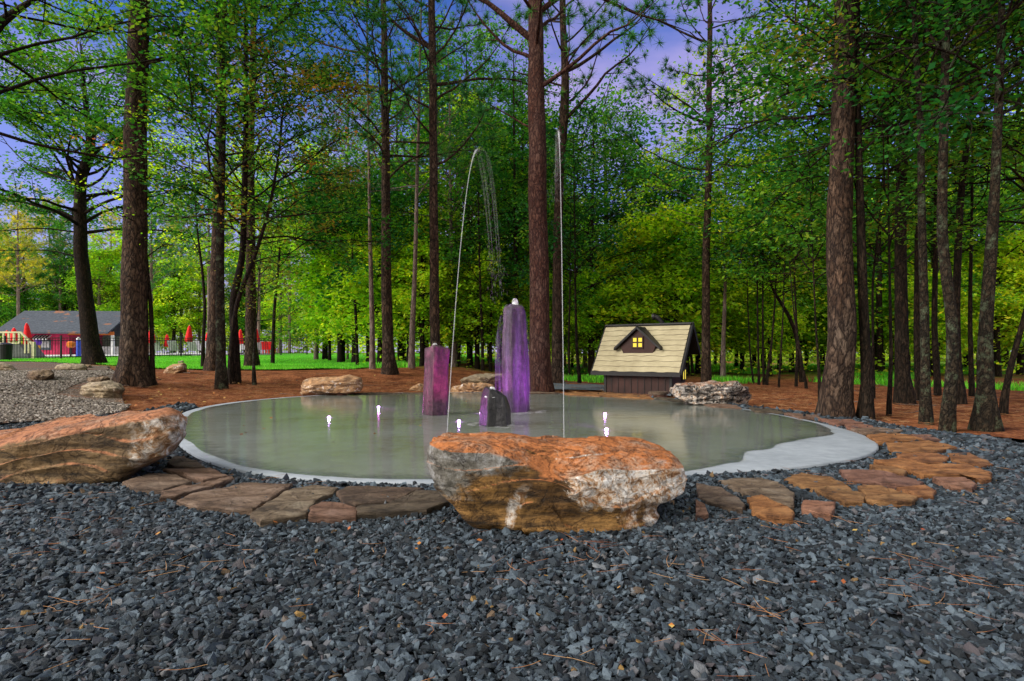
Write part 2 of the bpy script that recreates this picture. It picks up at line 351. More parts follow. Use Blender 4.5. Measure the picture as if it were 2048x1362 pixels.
def scatter_stones(name, label, pts, scl, mat, seed, flat=0.45, z=None, cat='gravel', facet=True):
    rg = np.random.default_rng(seed); n = len(pts)
    me = bpy.data.meshes.new(name); me.vertices.add(n); me.vertices.foreach_set('co', np.asarray(pts, np.float32).ravel())
    a = me.attributes.new('rot', 'FLOAT_VECTOR', 'POINT'); rv = np.c_[rg.normal(0, 0.5, n), rg.normal(0, 0.5, n), rg.uniform(0, 6.283, n)]; a.data.foreach_set('vector', rv.astype(np.float32).ravel())
    a = me.attributes.new('scl', 'FLOAT_VECTOR', 'POINT'); sv3 = np.c_[scl * rg.uniform(0.8, 1.35, n), scl * rg.uniform(0.6, 1.0, n), scl * rg.uniform(flat*0.6, flat*1.3, n)]; a.data.foreach_set('vector', sv3.astype(np.float32).ravel())
    o = bpy.data.objects.new(name, me); COL.objects.link(o)
    g = bpy.data.node_groups.new(name, 'GeometryNodeTree'); g.interface.new_socket('Geometry', in_out='INPUT', socket_type='NodeSocketGeometry'); g.interface.new_socket('Geometry', in_out='OUTPUT', socket_type='NodeSocketGeometry')
    N = g.nodes; L = g.links.new; gi = N.new('NodeGroupInput'); go = N.new('NodeGroupOutput'); ip = N.new('GeometryNodeInstanceOnPoints')
    ip.inputs['Pick Instance'].default_value = True
    jn = N.new('GeometryNodeJoinGeometry')
    for k in range(7):
        ic = N.new('GeometryNodeMeshIcoSphere'); ic.inputs['Radius'].default_value = 1; ic.inputs['Subdivisions'].default_value = 1
        sp = N.new('GeometryNodeSetPosition'); rn = N.new('FunctionNodeRandomValue'); rn.data_type = 'FLOAT_VECTOR'
        rn.inputs[0].default_value = (-0.42,)*3; rn.inputs[1].default_value = (0.42,)*3; rn.inputs['Seed'].default_value = k*11 + 3
        sm = N.new('GeometryNodeSetMaterial'); sm.inputs['Material'].default_value = mat
        sh = N.new('GeometryNodeSetShadeSmooth'); sh.inputs['Shade Smooth'].default_value = False
        L(ic.outputs[0], sp.inputs['Geometry']); L(rn.outputs[0], sp.inputs['Offset']); L(sp.outputs[0], sh.inputs[0]); L(sh.outputs[0], sm.inputs[0])
        g2 = N.new('GeometryNodeGeometryToInstance'); L(sm.outputs[0], g2.inputs[0]); L(g2.outputs[0], jn.inputs[0])
    L(gi.outputs[0], ip.inputs['Points']); L(jn.outputs[0], ip.inputs['Instance'])
    for nm, sock in (('rot', 'Rotation'), ('scl', 'Scale')):
        at_ = N.new('GeometryNodeInputNamedAttribute'); at_.data_type = 'FLOAT_VECTOR'; at_.inputs[0].default_value = nm
        if sock == 'Rotation':
            er = N.new('FunctionNodeEulerToRotation'); L(at_.outputs[0], er.inputs[0]); L(er.outputs[0], ip.inputs[sock])
        else: L(at_.outputs[0], ip.inputs[sock])
    L(ip.outputs[0], go.inputs[0])
    md = o.modifiers.new('scatter', 'NODES'); md.node_group = g
    return tag(o, label, cat, None, 'stuff')
def stone_mat(name, stops):
    m = MT(name, 0.7, 0.35); c = m.ramp(m.rand(), stops, 'LINEAR')
    c = m.mix(m.rng(m.noise(1.3, 4, 0.7), 0.35, 0.7), c, m.mix(1.0, c, (0.6, 0.62, 0.66), 'MULTIPLY'))
    m.col(c); m.bump(m.noise(4, 4), 0.3, 0.2); return m.m
SLATE = stone_mat('slate_chip', [(0, (0.007, 0.010, 0.014)), (0.35, (0.022, 0.032, 0.042)), (0.68, (0.058, 0.082, 0.106)), (0.88, (0.105, 0.14, 0.172)), (0.95, (0.065, 0.055, 0.062)), (0.985, (0.17, 0.19, 0.21)), (0.993, (0.10, 0.06, 0.03)), (1.0, (0.28, 0.17, 0.05))])
rg = np.random.default_rng(5)
PTS, SCL = [], []
for y0, y1, dens, sz in ((1.2, 2.4, 5600, 0.0118), (2.4, 3.6, 4300, 0.013), (3.6, 5.2, 2600, 0.016), (5.2, 8.2, 1250, 0.021), (8.2, 14.5, 620, 0.028)):
    xw = 1.0 * y1 + 0.7; n = int(dens * 2 * xw * (y1 - y0)); x = rg.uniform(-xw, xw, n); y = rg.uniform(y0, y1, n)
    k = inpoly(x, y, BEDP) & (np.abs(x) < 0.98 * y + 0.5); x, y = x[k], y[k]
    s = sz * np.clip(rg.lognormal(-0.05, 0.38, len(x)), 0.4, 2.1)
    PTS.append(np.c_[x, y, 0.006 + s * 0.25 + rg.uniform(0, 0.012, len(x)) + 0.012 * np.sin(x*2.1 + y) * np.sin(y*1.7)]); SCL.append(s)
scatter_stones('slate_gravel', 'loose blue grey slate chips round the pool', np.concatenate(PTS), np.concatenate(SCL), SLATE, 4)

# pale gravel path on the left
m = MT('path_gravel', 0.95, 0.15); v = m.vor(34, 'F1', None, 'Color'); d = m.vor(34)
c = m.ramp(v, [(0.15, (0.14, 0.115, 0.095)), (0.5, (0.27, 0.22, 0.18)), (0.85, (0.42, 0.36, 0.30))])
c = m.mix(m.rng(d, 0.25, 0.65), c, (0.06, 0.045, 0.035)); c = m.mix(m.rng(m.noise(1.2, 6, 0.7), 0.5, 0.62, 0, 0.6), c, (0.24, 0.09, 0.04))
m.col(c); m.bump(m.rng(d, 0, 0.6, 1, 0), 0.7, 0.02); PATHM = m.m
pathA = [gp(*p) for p in [(-700, 905), (-250, 868), (-60, 862), (0, 850), (60, 846), (140, 842), (200, 834), (250, 824), (262, 814)]]
pathB = [gp(*p) for p in [(-700, 735), (-200, 728), (0, 722), (70, 722), (150, 726), (215, 733), (235, 748), (215, 770), (100, 790)]]
pathB2 = [Vector((-36, 14, 0)), gp(-300, 727), gp(-60, 724), gp(40, 723), gp(110, 725), gp(215, 733), gp(232, 748), gp(150, 772), gp(110, 792)]
tag(strip(pathA, pathB2, 90, 60, 0.02, gz, 'gravel_path', PATHM, 0.1, 3), 'pale tan gravel path climbing to the pool yard', None, None, 'structure')
PATHS = stone_mat('path_pebble', [(0, (0.10, 0.085, 0.07)), (0.4, (0.25, 0.21, 0.17)), (0.8, (0.40, 0.34, 0.29)), (1, (0.52, 0.47, 0.42))])
pp = np.array([tuple(p)[:2] for p in pathA] + [tuple(p)[:2] for p in pathB2[::-1]])
x = rg.uniform(-16, -5.5, 60000); y = rg.uniform(6.5, 17, 60000); k = inpoly(x, y, pp) & (x > -0.98*y - 0.5); x, y = x[k], y[k]
scatter_stones('path_pebbles', 'loose tan pebbles over the gravel path', np.c_[x, y, gz(x, y) + 0.032], rg.uniform(0.014, 0.03, len(x)), PATHS, 8)

# lawn
m = MT('lawn_grass', 0.9, 0.15)
g1 = m.noise(1.1, 6, 0.6); g2 = m.noise(22, 6, 0.75, m.map((1, 0.6, 1)))
c = m.ramp(m.math('ADD', m.math('MULTIPLY', g1, 0.45), m.math('MULTIPLY', g2, 0.55)), [(0.34, (0.03, 0.16, 0.01)), (0.5, (0.07, 0.34, 0.015)), (0.66, (0.18, 0.42, 0.04))])
m.col(c); m.bump(g2, 0.7, 0.05); LAWN = m.m
lawnA = [gp(*p) for p in [(-300, 727), (60, 724), (215, 731), (300, 738), (420, 741), (560, 742), (650, 739), (700, 741)]] + [Vector((-5.0, 34, 0)), Vector((-3, 44, 0))]
lawnB = [Vector((-60, 60, 0)), Vector((-40, 70, 0)), Vector((-20, 72, 0)), Vector((-3, 66, 0))]
tag(strip(lawnA, lawnB, 120, 60, 0.05, gz, 'lawn', LAWN, 0.25, 5), 'bright green lawn running up to the black fence', None, None, 'structure')
def blades(name, label, pts, h, mat, seed, spread=0.02, n=6):
    rg = np.random.default_rng(seed); P = np.repeat(pts, n, 0) + np.c_[rg.normal(0, spread, (len(pts)*n, 2)), np.zeros(len(pts)*n)]
    k = len(P); a = rg.uniform(0, 6.28, k); hh = h * rg.uniform(0.5, 1.2, k); w = hh * 0.12; le = rg.normal(0, 0.35, (k, 2)) * hh[:, None]
    V = np.stack([P + np.c_[np.cos(a)*w, np.sin(a)*w, -0.02*np.ones(k)], P - np.c_[np.cos(a)*w, np.sin(a)*w, 0.02*np.ones(k)], P + np.c_[le, hh]], 1).reshape(-1, 3)
    col = np.repeat(np.c_[rg.uniform(0, 1, k), rg.uniform(0, 1, k), np.zeros(k)], 3, 0)
    return tag(npmesh(name, V, np.arange(k*3).reshape(-1, 3), mat, col=col), label, 'grass', None, 'stuff')
LF_GRASS = leafmat('grass_blade', [(0, (0.03, 0.18, 0.01)), (0.5, (0.09, 0.36, 0.02)), (0.85, (0.22, 0.42, 0.04)), (1, (0.4, 0.35, 0.08))], 0.3)
n = 26000; y = rg.uniform(18, 44, n); x = y * rg.uniform(-0.9, -0.20, n)
lp = np.array([tuple(p)[:2] for p in lawnA] + [tuple(p)[:2] for p in lawnB[::-1]])
k = inpoly(x, y, lp); x, y = x[k], y[k]
blades('grass_blades', 'short bright grass blades standing on the lawn', np.c_[x, y, gz(x, y) + 0.05], 0.07, LF_GRASS, 3, 0.1)
# patches of weeds among the trees on the right and behind the pool
x = rg.uniform(-6, 34, 60000); y = rg.uniform(9, 46, 60000)
den = np.array([mn.noise((a*0.30, b*0.22, 3.0)) for a, b in zip(x, y)])
k = (den > 0.20 - 0.003*(y-16)) & (y > 13 + np.abs(x)*0.12) & (pool_sd(x, y) > 5) & (np.abs(x) < y); x, y = x[k], y[k]
blades('weed_grass', 'patches of green weeds between the trees', np.c_[x, y, gz(x, y)], 0.20, LF_GRASS, 13, 0.12, 5)

# ------------------------------------------------------------------ pool
m = MT('pool_concrete', 0.55, 0.4)
n1 = m.noise(0.55, 6, 0.6); n2 = m.noise(7, 6, 0.7)
c = m.ramp(m.math('ADD', m.math('MULTIPLY', n1, 0.7), m.math('MULTIPLY', n2, 0.3)), [(0.36, (0.30, 0.28, 0.18)), (0.46, (0.41, 0.42, 0.39)), (0.62, (0.52, 0.545, 0.56))])
X0, Y0, Z0 = m.objxyz()
m.col(c); m.bump(n2, 0.1, 0.01)
at_f = m.n('ShaderNodeAttribute', attribute_name='tint'); ff = m.rng(m.math('ADD', at_f.outputs['Fac'], m.math('MULTIPLY', m.math('SUBTRACT', m.noise(6, 6, 0.7), 0.5), 0.9)), 0.2, 0.75)
trc = m.n('ShaderNodeBsdfTransparent'); mc = m.n('ShaderNodeMixShader'); m.l(ff, mc.inputs[0]); m.l(trc.outputs[0], mc.inputs[1]); m.l(m.b.outputs[0], mc.inputs[2]); m.l(mc.outputs[0], m.t.nodes['Material Output'].inputs[0]); CONC = m.m
m = MT('dry_concrete', 0.8, 0.3); n2 = m.noise(9, 6, 0.7)
m.col(m.ramp(m.math('ADD', m.math('MULTIPLY', m.noise(1.3, 5), 0.5), m.math('MULTIPLY', n2, 0.5)), [(0.35, (0.21, 0.24, 0.275)), (0.65, (0.33, 0.37, 0.42))])); m.bump(n2, 0.15, 0.01); DRYC = m.m
NA = 256; aa = np.linspace(0, 2*np.pi, NA, endpoint=False)
def disc(name, rad, zs, mat, smooth=True, fade=None):
    """rings of radius factors: list of (radius array, z)"""
    V = [np.c_[PC[0] + r * np.cos(aa), PC[1] + r * np.sin(aa), np.full(NA, z)] for r, z in zip(rad, zs)]
    V.append(np.array([[PC[0], PC[1], zs[-1]]])); V = np.concatenate(V); Fs = []
    for q in range(len(rad)-1):
        for k in range(NA): Fs.append((q*NA+k, q*NA+(k+1) % NA, (q+1)*NA+(k+1) % NA, (q+1)*NA+k))
    q = len(rad)-1; c = len(V)-1
    for k in range(NA): Fs.append((q*NA+k, q*NA+(k+1) % NA, c))
    return npmesh(name, V, Fs, mat, smooth=smooth, col=None if fade is None else np.repeat(np.array(fade + [fade[-1]])[np.r_[np.repeat(np.arange(len(rad)), NA), len(rad)]][:, None], 3, 1))
pr = pool_r(aa)
tag(disc('pool_floor', [pr, pr, pr - 0.02, pr - 0.35, pr*0.8, pr*0.4], [-0.06, 0.022, 0.028, 0.0245, 0.022, 0.021], DRYC), 'pale concrete dish of the shallow pool', None, None, 'structure')
# wet area: everything except a dry crescent on the right and a thin rim on the left
wr = []
for a, r in zip(aa, pr):
    p = PC + r * np.array([math.cos(a), math.sin(a)]); d = math.degrees(a) % 360
    w = 0.05 + 0.09 * ss((200 - abs(d - 160)*3.2) / 200)
    dd = (d - 316 + 180) % 360 - 180
    w += 0.70 * float(ss(1 - abs(dd) / 25)) if dd < 0 else 0.70 * float(ss(1 - abs(dd) / 30))
    w += 0.16 * mn.noise((p[0]*1.6, p[1]*1.6, 0)) * (1 if w > 0.3 else 0.2)
    wr.append(r - max(w, 0.04))
wr = np.array(wr)
tag(disc('wet_concrete', [wr + 0.06, wr - 0.14, wr - 0.45, wr*0.75, wr*0.4], [0.0284, 0.0272, 0.0268, 0.026, 0.0255], CONC, fade=[0.0, 0.55, 1.0, 1.0, 1.0]), 'wet darker concrete under the film of water', None, None, 'structure')
m = MT('pool_water'); t = m.t; gl = m.n('ShaderNodeBsdfGlossy'); gl.inputs['Roughness'].default_value = 0.10; gl.inputs['Color'].default_value = (0.95, 0.97, 1, 1)
tr = m.n('ShaderNodeBsdfTransparent'); tr.inputs[0].default_value = (0.86, 0.885, 0.86, 1)
fr = m.n('ShaderNodeFresnel'); fr.inputs[0].default_value = 1.33
bp = m.n('ShaderNodeBump'); bp.inputs['Strength'].default_value = 0.25; bp.inputs['Distance'].default_value = 0.012
_o = m.objxyz()
def ripple(cx_, cy_):
    dx = m.math('SUBTRACT', _o[0], cx_); dy = m.math('SUBTRACT', _o[1], cy_); d_ = m.math('SQRT', m.math('ADD', m.math('MULTIPLY', dx, dx), m.math('MULTIPLY', dy, dy)))
    return m.math('MULTIPLY', m.math('SINE', m.math('ADD', m.math('MULTIPLY', d_, 42.0), m.math('MULTIPLY', m.noise(2.5, 2), 6.0))), m.rng(d_, 0.3, 1.7, 0.22, 0.0))
rip = m.math('ADD', m.math('ADD', ripple(0.05, 9.55), ripple(-0.22, 7.72)), ripple(-1.2, 9.05))
h = m.math('ADD', m.noise(5, 3, 0.5, m.map((0.5, 1.2, 1))), m.math('MULTIPLY', m.noise(26, 2, 0.5, m.map((0.4, 1, 1))), 0.16)); h = m.math('ADD', h, rip); m.l(h, bp.inputs['Height'])
m.l(bp.outputs[0], gl.inputs['Normal']); m.l(bp.outputs[0], fr.inputs['Normal'])
mxs = m.n('ShaderNodeMixShader'); m.l(m.math('MULTIPLY', fr.outputs[0], 0.8), mxs.inputs[0]); m.l(tr.outputs[0], mxs.inputs[1]); m.l(gl.outputs[0], mxs.inputs[2]); m.l(mxs.outputs[0], t.nodes['Material Output'].inputs[0]); WATER = m.m
tag(disc('water', [wr - 0.05, wr*0.985 - 0.06, wr*0.6, wr*0.3], [0.0292, 0.0305, 0.031, 0.031], WATER), 'shallow still water reflecting the trees', None, None, 'structure')

# ------------------------------------------------------------------ rocks
def rock_mat(name, top, face, face2, dark, quartz=0.0, qmask=None, scale=1.0, strata=True, topw=(0.35, 0.75), extra=None):
    m = MT(name, 0.75, 0.3); nz = m.normz()
    st = m.noise(5*scale, 7, 0.7, m.map((0.5, 0.7, 3.2), (0.06, 0.1, 0))); bl = m.noise(1.6*scale, 6, 0.65); fi = m.noise(30*scale, 7, 0.72)
    c = m.ramp(st, [(0.32, dark), (0.46, face), (0.60, face2), (0.72, tuple(min(1, k*1.25) for k in face2))])
    c = m.mix(m.rng(bl, 0.40, 0.60), c, m.mix(1.0, c, (0.55, 0.56, 0.6), 'MULTIPLY'))
    if extra: c = extra(m, c)
    ve = m.vor(1.7*scale, 'DISTANCE_TO_EDGE', m.map((1, 1, 0.8), (0.4, 0.5, 0.2)))
    if quartz or qmask:
        q = m.noise(3.0*scale, 8, 0.72, None, 1.0)
        mottle = m.noise(9*scale, 7, 0.75, None, 1.2)
        qc = m.ramp(mottle, [(0.36, (0.16, 0.06, 0.02)), (0.44, (0.42, 0.24, 0.12)), (0.52, (0.62, 0.54, 0.47)), (0.62, (0.80, 0.78, 0.76))])
        if qmask: k = qmask(m, q)
        else: k = m.rng(q, 0.62 - quartz, 0.66 - quartz)
        c = m.mix(k, c, qc)
    tp = m.ramp(m.math('ADD', m.math('MULTIPLY', st, 0.5), m.math('MULTIPLY', fi, 0.5)), [(0.34, tuple(k*0.3 for k in top)), (0.46, top), (0.58, tuple(min(1, k*1.35) for k in top)), (0.7, tuple(0.4*k + 0.25 for k in top))])
    tm = m.rng(m.math('ADD', nz, m.math('MULTIPLY', m.math('SUBTRACT', m.noise(4*scale, 6, 0.7), 0.5), 0.9)), topw[0], topw[1])
    tp = m.mix(m.rng(m.noise(2.6*scale, 7, 0.7), 0.50, 0.62, 0, 0.75), tp, m.mix(m.rng(fi, 0.4, 0.6), tuple(k*0.45 for k in top), (0.42, 0.33, 0.25)))
    c = m.mix(tm, c, tp)
    c = m.mix(m.rng(fi, 0.34, 0.46), m.mix(1.0, c, (0.35, 0.31, 0.29), 'MULTIPLY'), c)
    big_ = m.rng(m.noise(1.3*scale, 4), 0.42, 0.6)
    cre = m.math('ABSOLUTE', m.math('SUBTRACT', m.noise(3.1*scale, 8, 0.62, m.map((1, 1, 1.5), (0.3, 0.2, 0)), 0.7), 0.5))
    c = m.mix(m.math('MAXIMUM', m.rng(cre, 0.0, 0.011), m.math('MULTIPLY', big_, 0.8)), m.mix(1.0, c, (0.32, 0.26, 0.23), 'MULTIPLY'), c)
    m.col(c); m.bump(m.math('ADD', m.math('ADD', m.math('ADD', fi, m.rng(cre, 0, 0.03)), m.math('MULTIPLY', st, 0.8)), m.math('MULTIPLY', m.rng(ve, 0, 0.05), 0.25)), 0.8, 0.025/scale); return m.m
def rock(name, label, sil, Dn, depth, mat, seed, nth=150, nph=70, box=0.38, amp=0.05, cuts=9, strat=0.012, lean=0.0, cat='boulder', group=None, base=None, carve=None, backx=0.0, backz=0.0):
    """sil: outline of the front face in pixels, seen at distance Dn; depth: size away from the camera"""
    P = np.array([tuple(at(x, Dn, y)) for x, y in sil]); P = P[:, [0, 2]]
    c = (P.min(0) + P.max(0)) / 2; q = P - c; q2 = np.concatenate([q, q[:1]])
    ln = np.r_[0, np.cumsum(np.hypot(*np.diff(q2, axis=0).T))]; t = np.linspace(0, ln[-1], 400, endpoint=False)
    qx, qy = np.interp(t, ln, q2[:, 0]), np.interp(t, ln, q2[:, 1]); an = np.arctan2(qy, qx); rr = np.hypot(qx, qy); o_ = np.argsort(an)
    th = np.linspace(-np.pi, np.pi, nth, endpoint=False)
    r = np.interp(th, np.r_[an[o_][-1]-2*np.pi, an[o_], an[o_][0]+2*np.pi], np.r_[rr[o_][-1], rr[o_], rr[o_][0]])
    k1 = nph // 2; pa = np.arccos(np.clip(np.linspace(0.01, 0.97, k1//2 + 6) ** (1/box), 0, 1)); pu = np.linspace(0, pa[-1], k1//2 + 4, endpoint=False); hp = np.unique(np.r_[np.pi/2, pa, pu]); ph = np.unique(np.r_[-hp, hp]); nph = len(ph)
    a = np.maximum(np.cos(ph), 0)**box; yy = np.sign(np.sin(ph)) * np.abs(np.sin(ph))**0.8 * depth/2
    x = a[:, None] * (r*np.cos(th))[None] ; z = a[:, None] * (r*np.sin(th))[None]; y = np.repeat(yy[:, None], nth, 1)
    backx = backx + c[0] / Dn * depth * 0.9
    f = (y / depth + 0.5); x = x + f * backx; z = z + f * backz + 0 * x; y = y + z * lean
    V = np.stack([x, y, z], -1).reshape(-1, 3); size = np.array([np.ptp(P[:, 0]), depth, np.ptp(P[:, 1])])
    rg = np.random.default_rng(seed)
    for k in range(cuts):
        d = rg.normal(size=3) / size; d /= np.linalg.norm(d); pr_ = V @ d; lim = np.quantile(pr_, rg.uniform(0.90, 0.975)); ex = np.maximum(pr_ - lim, 0); V = V - ex[:, None] * d * 0.85
    if carve: V[:, 2] -= carve(V[:, 0], V[:, 1], V[:, 2], depth)
    n = V / (size/2); n /= np.linalg.norm(n, axis=1)[:, None] + 1e-6
    s = 1 / max(0.12, min(size)); off = seed * 7.3
    D = np.array([amp * (mn.fractal((p[0]*s*0.9+off, p[1]*s*0.9, p[2]*s*0.9), 0.9, 2.1, 6) + 0.55*(0.5-abs(mn.noise((p[0]*s*2.4+off, p[1]*s*2.4, p[2]*s*3.6))))) + amp*0.75*(0.45 - mn.voronoi((p[0]*s*1.5+off, p[1]*s*1.5, p[2]*s*1.9))[0][0]) + amp*0.3*(0.4 - mn.voronoi((p[0]*s*4.5+off, p[1]*s*4.5, p[2]*s*6))[0][0]) + strat * (mn.noise((p[0]*2*s*0.3, p[1]*2*s*0.3+off, p[2]*s*9)) ) for p in V])
    zt_ = np.array([(p[2]*s*4.2 + 1.6*mn.noise((p[0]*s*1.1, p[1]*s*1.1, p[2]*s*1.5 + seed))) for p in V]); D = D + amp*0.55*((zt_ % 1.0)**2 - 0.33) * (np.abs(n[:, 2]) < 0.8)
    V = V + n * D[:, None]
    V[:, 2] = V[:, 2]
    i = np.arange(nph-1)[:, None]*nth; j = np.arange(nth)[None, :]; j2 = (j+1) % nth
    Fq = np.stack([i+j, i+j2, i+nth+j2, i+nth+j], -1).reshape(-1, 4)
    loc = Vector((c[0], Dn + depth/2, c[1]))
    o = npmesh(name, V, Fq, mat, smooth=True, loc=loc); return tag(o, label, cat, group)

def q_front(m, q):                      # quartz half on the right of the front boulder, veins on the left
    X, Y, Z = m.objxyz()
    e = m.math('ADD', X, m.math('MULTIPLY', Z, 0.55))
    e = m.math('ADD', e, m.math('MULTIPLY', m.math('SUBTRACT', q, 0.5), 0.5))
    side = m.rng(e, 0.07, 0.10)
    vein = m.rng(m.math('ABSOLUTE', m.math('ADD', m.math('ADD', m.math('ADD', X, 0.22), m.math('MULTIPLY', Z, -0.35)), m.math('MULTIPLY', m.math('SUBTRACT', q, 0.5), 0.22))), 0.045, 0.015, 0, 0.75)
    vz = m.rng(Z, 0.08, -0.02)
    return m.math('MAXIMUM', m.math('MULTIPLY', side, m.rng(m.math('ADD', m.noise(4, 5, 0.7), m.math('MULTIPLY', Z, 0.6)), 0.38, 0.50)), m.math('MULTIPLY', vein, vz))
def ex_front(m, c):
    X, Y, Z = m.objxyz(); nn = m.math('SUBTRACT', m.noise(3.5, 7, 0.7), 0.5)
    g = m.rng(m.math('ADD', m.math('ADD', m.math('MULTIPLY', Z, 1.6), m.math('MULTIPLY', X, -0.7)), m.math('MULTIPLY', nn, 1.3)), 0.36, 0.50)
    grey = m.ramp(m.noise(13, 7, 0.75), [(0.35, (0.05, 0.045, 0.035)), (0.5, (0.16, 0.15, 0.13)), (0.66, (0.34, 0.34, 0.34))])
    c = m.mix(g, c, grey)
    dk = m.rng(m.math('ADD', m.math('ABSOLUTE', m.math('ADD', X, -0.01)), m.math('ADD', m.math('ABSOLUTE', m.math('ADD', Z, -0.07)), m.math('MULTIPLY', nn, 0.4))), 0.30, 0.14, 0, 0.8)
    return m.mix(dk, c, m.mix(1.0, c, (0.34, 0.30, 0.25), 'MULTIPLY'))
RK_FRONT = rock_mat('front_boulder_stone', (0.36, 0.125, 0.038), (0.15, 0.078, 0.022), (0.36, 0.19, 0.055), (0.02, 0.012, 0.005), qmask=q_front, scale=1.6, extra=ex_front, topw=(0.45, 0.8))
rock('boulder', 'large rust topped boulder with white quartz right half, in front of the pool',
     [(852,893),(862,886),(960,890),(1100,905),(1250,903),(1345,897),(1368,908),(1388,945),(1392,975),(1382,1004),(1352,1018),(1334,1022),(1326,1062),(1304,1078),(1210,1092),(1090,1100),(1000,1094),(930,1056),(885,1016),(855,985),(842,950),(841,915)],
     3.13, 0.66, RK_FRONT, 3, 420, 170, 0.17, 0.035, 5, 0.012, carve=lambda x, y, z, d: 0.10*np.exp(-((x-0.02)/0.24)**2) * ss(-y/(d*0.42)) * ss((z - 0.02)/0.2) + 0.03*ss(-y/(d*0.42))*ss((z-0.05)/0.15)*ss((x-0.2)/0.2))
RK_LEFT = rock_mat('left_boulder_stone', (0.36, 0.15, 0.07), (0.14, 0.085, 0.035), (0.30, 0.19, 0.09), (0.028, 0.02, 0.012), scale=1.1, topw=(0.32, 0.72), qmask=lambda m, q: m.math('MULTIPLY', m.rng(m.math('ADD', m.objxyz()[0], m.math('MULTIPLY', q, 0.8)), 1.15, 1.35), m.rng(m.noise(3.2, 6, 0.7), 0.45, 0.55)))
rock('boulder', 'long low orange topped boulder lying beside the pool on the left edge',
     [(-260,925),(-100,896),(0,880),(80,864),(136,855),(197,845),(247,832),(313,822),(350,816),(372,828),(385,850),(384,885),(364,912),(320,932),(290,946),(262,966),(215,975),(120,978),(20,992),(-60,1004),(-260,1010)],
     4.3, 1.25, RK_LEFT, 8, 420, 150, 0.22, 0.045, 3, 0.024, backx=0.12, backz=-0.03)
RK_BW = rock_mat('mottled_boulder_stone', (0.36, 0.17, 0.10), (0.12, 0.10, 0.09), (0.60, 0.56, 0.52), (0.008, 0.007, 0.007), quartz=0.10, extra=lambda m, c: m.mix(m.rng(m.noise(11, 6, 0.7, None, 1.0), 0.50, 0.56), c, (0.012, 0.011, 0.010)), scale=2.6, topw=(0.8, 1.05))
rock('boulder', 'white and black mottled boulder beside the little house',
     [(1336,806),(1340,785),(1352,772),(1400,769),(1470,768),(1495,776),(1508,795),(1504,815),(1490,822),(1400,820),(1345,812)], 10.6, 0.6, RK_BW, 12, 200, 80, 0.3, 0.06, 5, 0.03)
RK_TAN = rock_mat('tan_boulder_stone', (0.46, 0.26, 0.13), (0.34, 0.18, 0.08), (0.55, 0.36, 0.20), (0.16, 0.07, 0.03), quartz=0.06, scale=2.0, topw=(0.5, 0.9))
rock('boulder', 'tan and orange block shaped boulder on the far left rim of the pool',
     [(598,775),(600,762),(615,758),(670,757),(700,754),(722,758),(728,775),(724,790),(700,794),(640,796),(602,796)], 13.0, 1.0, RK_TAN, 21, 140, 50, 0.28, 0.05, 6, 0.03)
RK_GRY = rock_mat('grey_tan_stone', (0.36, 0.29, 0.20), (0.26, 0.19, 0.11), (0.40, 0.31, 0.20), (0.07, 0.05, 0.03), quartz=0.02, scale=2.2, topw=(0.5, 0.9))
RK_BRN = rock_mat('brown_stone', (0.22, 0.15, 0.09), (0.13, 0.08, 0.045), (0.23, 0.15, 0.09), (0.03, 0.02, 0.012), scale=2.5, topw=(0.5, 0.9))
def rockg(name, label, sil, depth, mat, seed, **k):
    px = sum(p[0] for p in sil) / len(sil); py = max(p[1] for p in sil); D = gp(px, py).y
    s2 = [(x, y + (6 if y > py - 6 else 0)) for x, y in sil]
    return rock(name, label, s2, D, depth, mat, seed, 90, 36, k.pop('box', 0.35), k.pop('amp', 0.05), 6, 0.02, **k)
rockg('boulder', 'rounded tan boulder at the foot of the thick left pine', [(160,790),(164,775),(185,766),(220,762),(236,766),(243,780),(240,794),(205,798),(170,796)], 0.8, RK_GRY, 31)
rockg('stone', 'thin brown stone tucked behind the rounded tan boulder', [(172,765),(176,758),(205,756),(222,757),(220,768)], 0.5, RK_BRN, 32, cat='stone')
rockg('stone', 'blocky brown stone on the pale path', [(52,758),(54,746),(70,743),(100,743),(107,750),(104,764),(70,765)], 0.9, RK_BRN, 33, cat='stone')
rockg('stone', 'long flat slab lying across the upper path', [(107,737),(110,731),(140,729),(165,730),(173,736),(168,743),(130,742)], 1.2, RK_GRY, 34, cat='stone')
rockg('stone', 'grey flat stone at the left edge of the path', [(-25,742),(-20,730),(0,726),(20,731),(34,738),(30,743)], 1.2, RK_GRY, 35, cat='stone')
rockg('stone', 'small stone at the top of the path near the big pine', [(165,735),(170,731),(180,730),(187,734),(182,737)], 0.6, RK_BRN, 36, cat='stone')
rockg('stone', 'pinkish stone half buried in pine straw behind the thin tree', [(322,744),(332,735),(350,728),(366,726),(372,732),(370,744),(345,747)], 0.9, RK_TAN, 37, cat='stone', amp=0.03)
rockg('stone', 'small pale stone resting on the pinkish buried one', [(352,728),(356,722),(366,721),(372,725),(368,729)], 0.35, RK_GRY, 38, cat='stone', amp=0.02)
rock('stone', 'wide grey slab behind the pool columns', [(915,772),(920,758),(945,752),(975,749),(1005,751),(1025,760),(1022,778),(960,782)], 15.2, 1.2, RK_GRY, 41, 100, 40, 0.35, 0.05, 6, 0.03, cat='stone')
rock('stone', 'rough orange stone on the rim below the grey slab', [(898,788),(903,776),(925,770),(960,768),(985,771),(992,782),(985,790),(930,791)], 14.05, 0.7, RK_TAN, 42, 100, 40, 0.35, 0.06, 6, 0.03, cat='stone')
rock('stone', 'small orange stone left of the rough rim stone', [(815,787),(822,776),(838,768),(850,772),(860,787)], 15.0, 0.5, RK_TAN, 43, 60, 30, 0.4, 0.04, 5, 0.02, cat='stone')

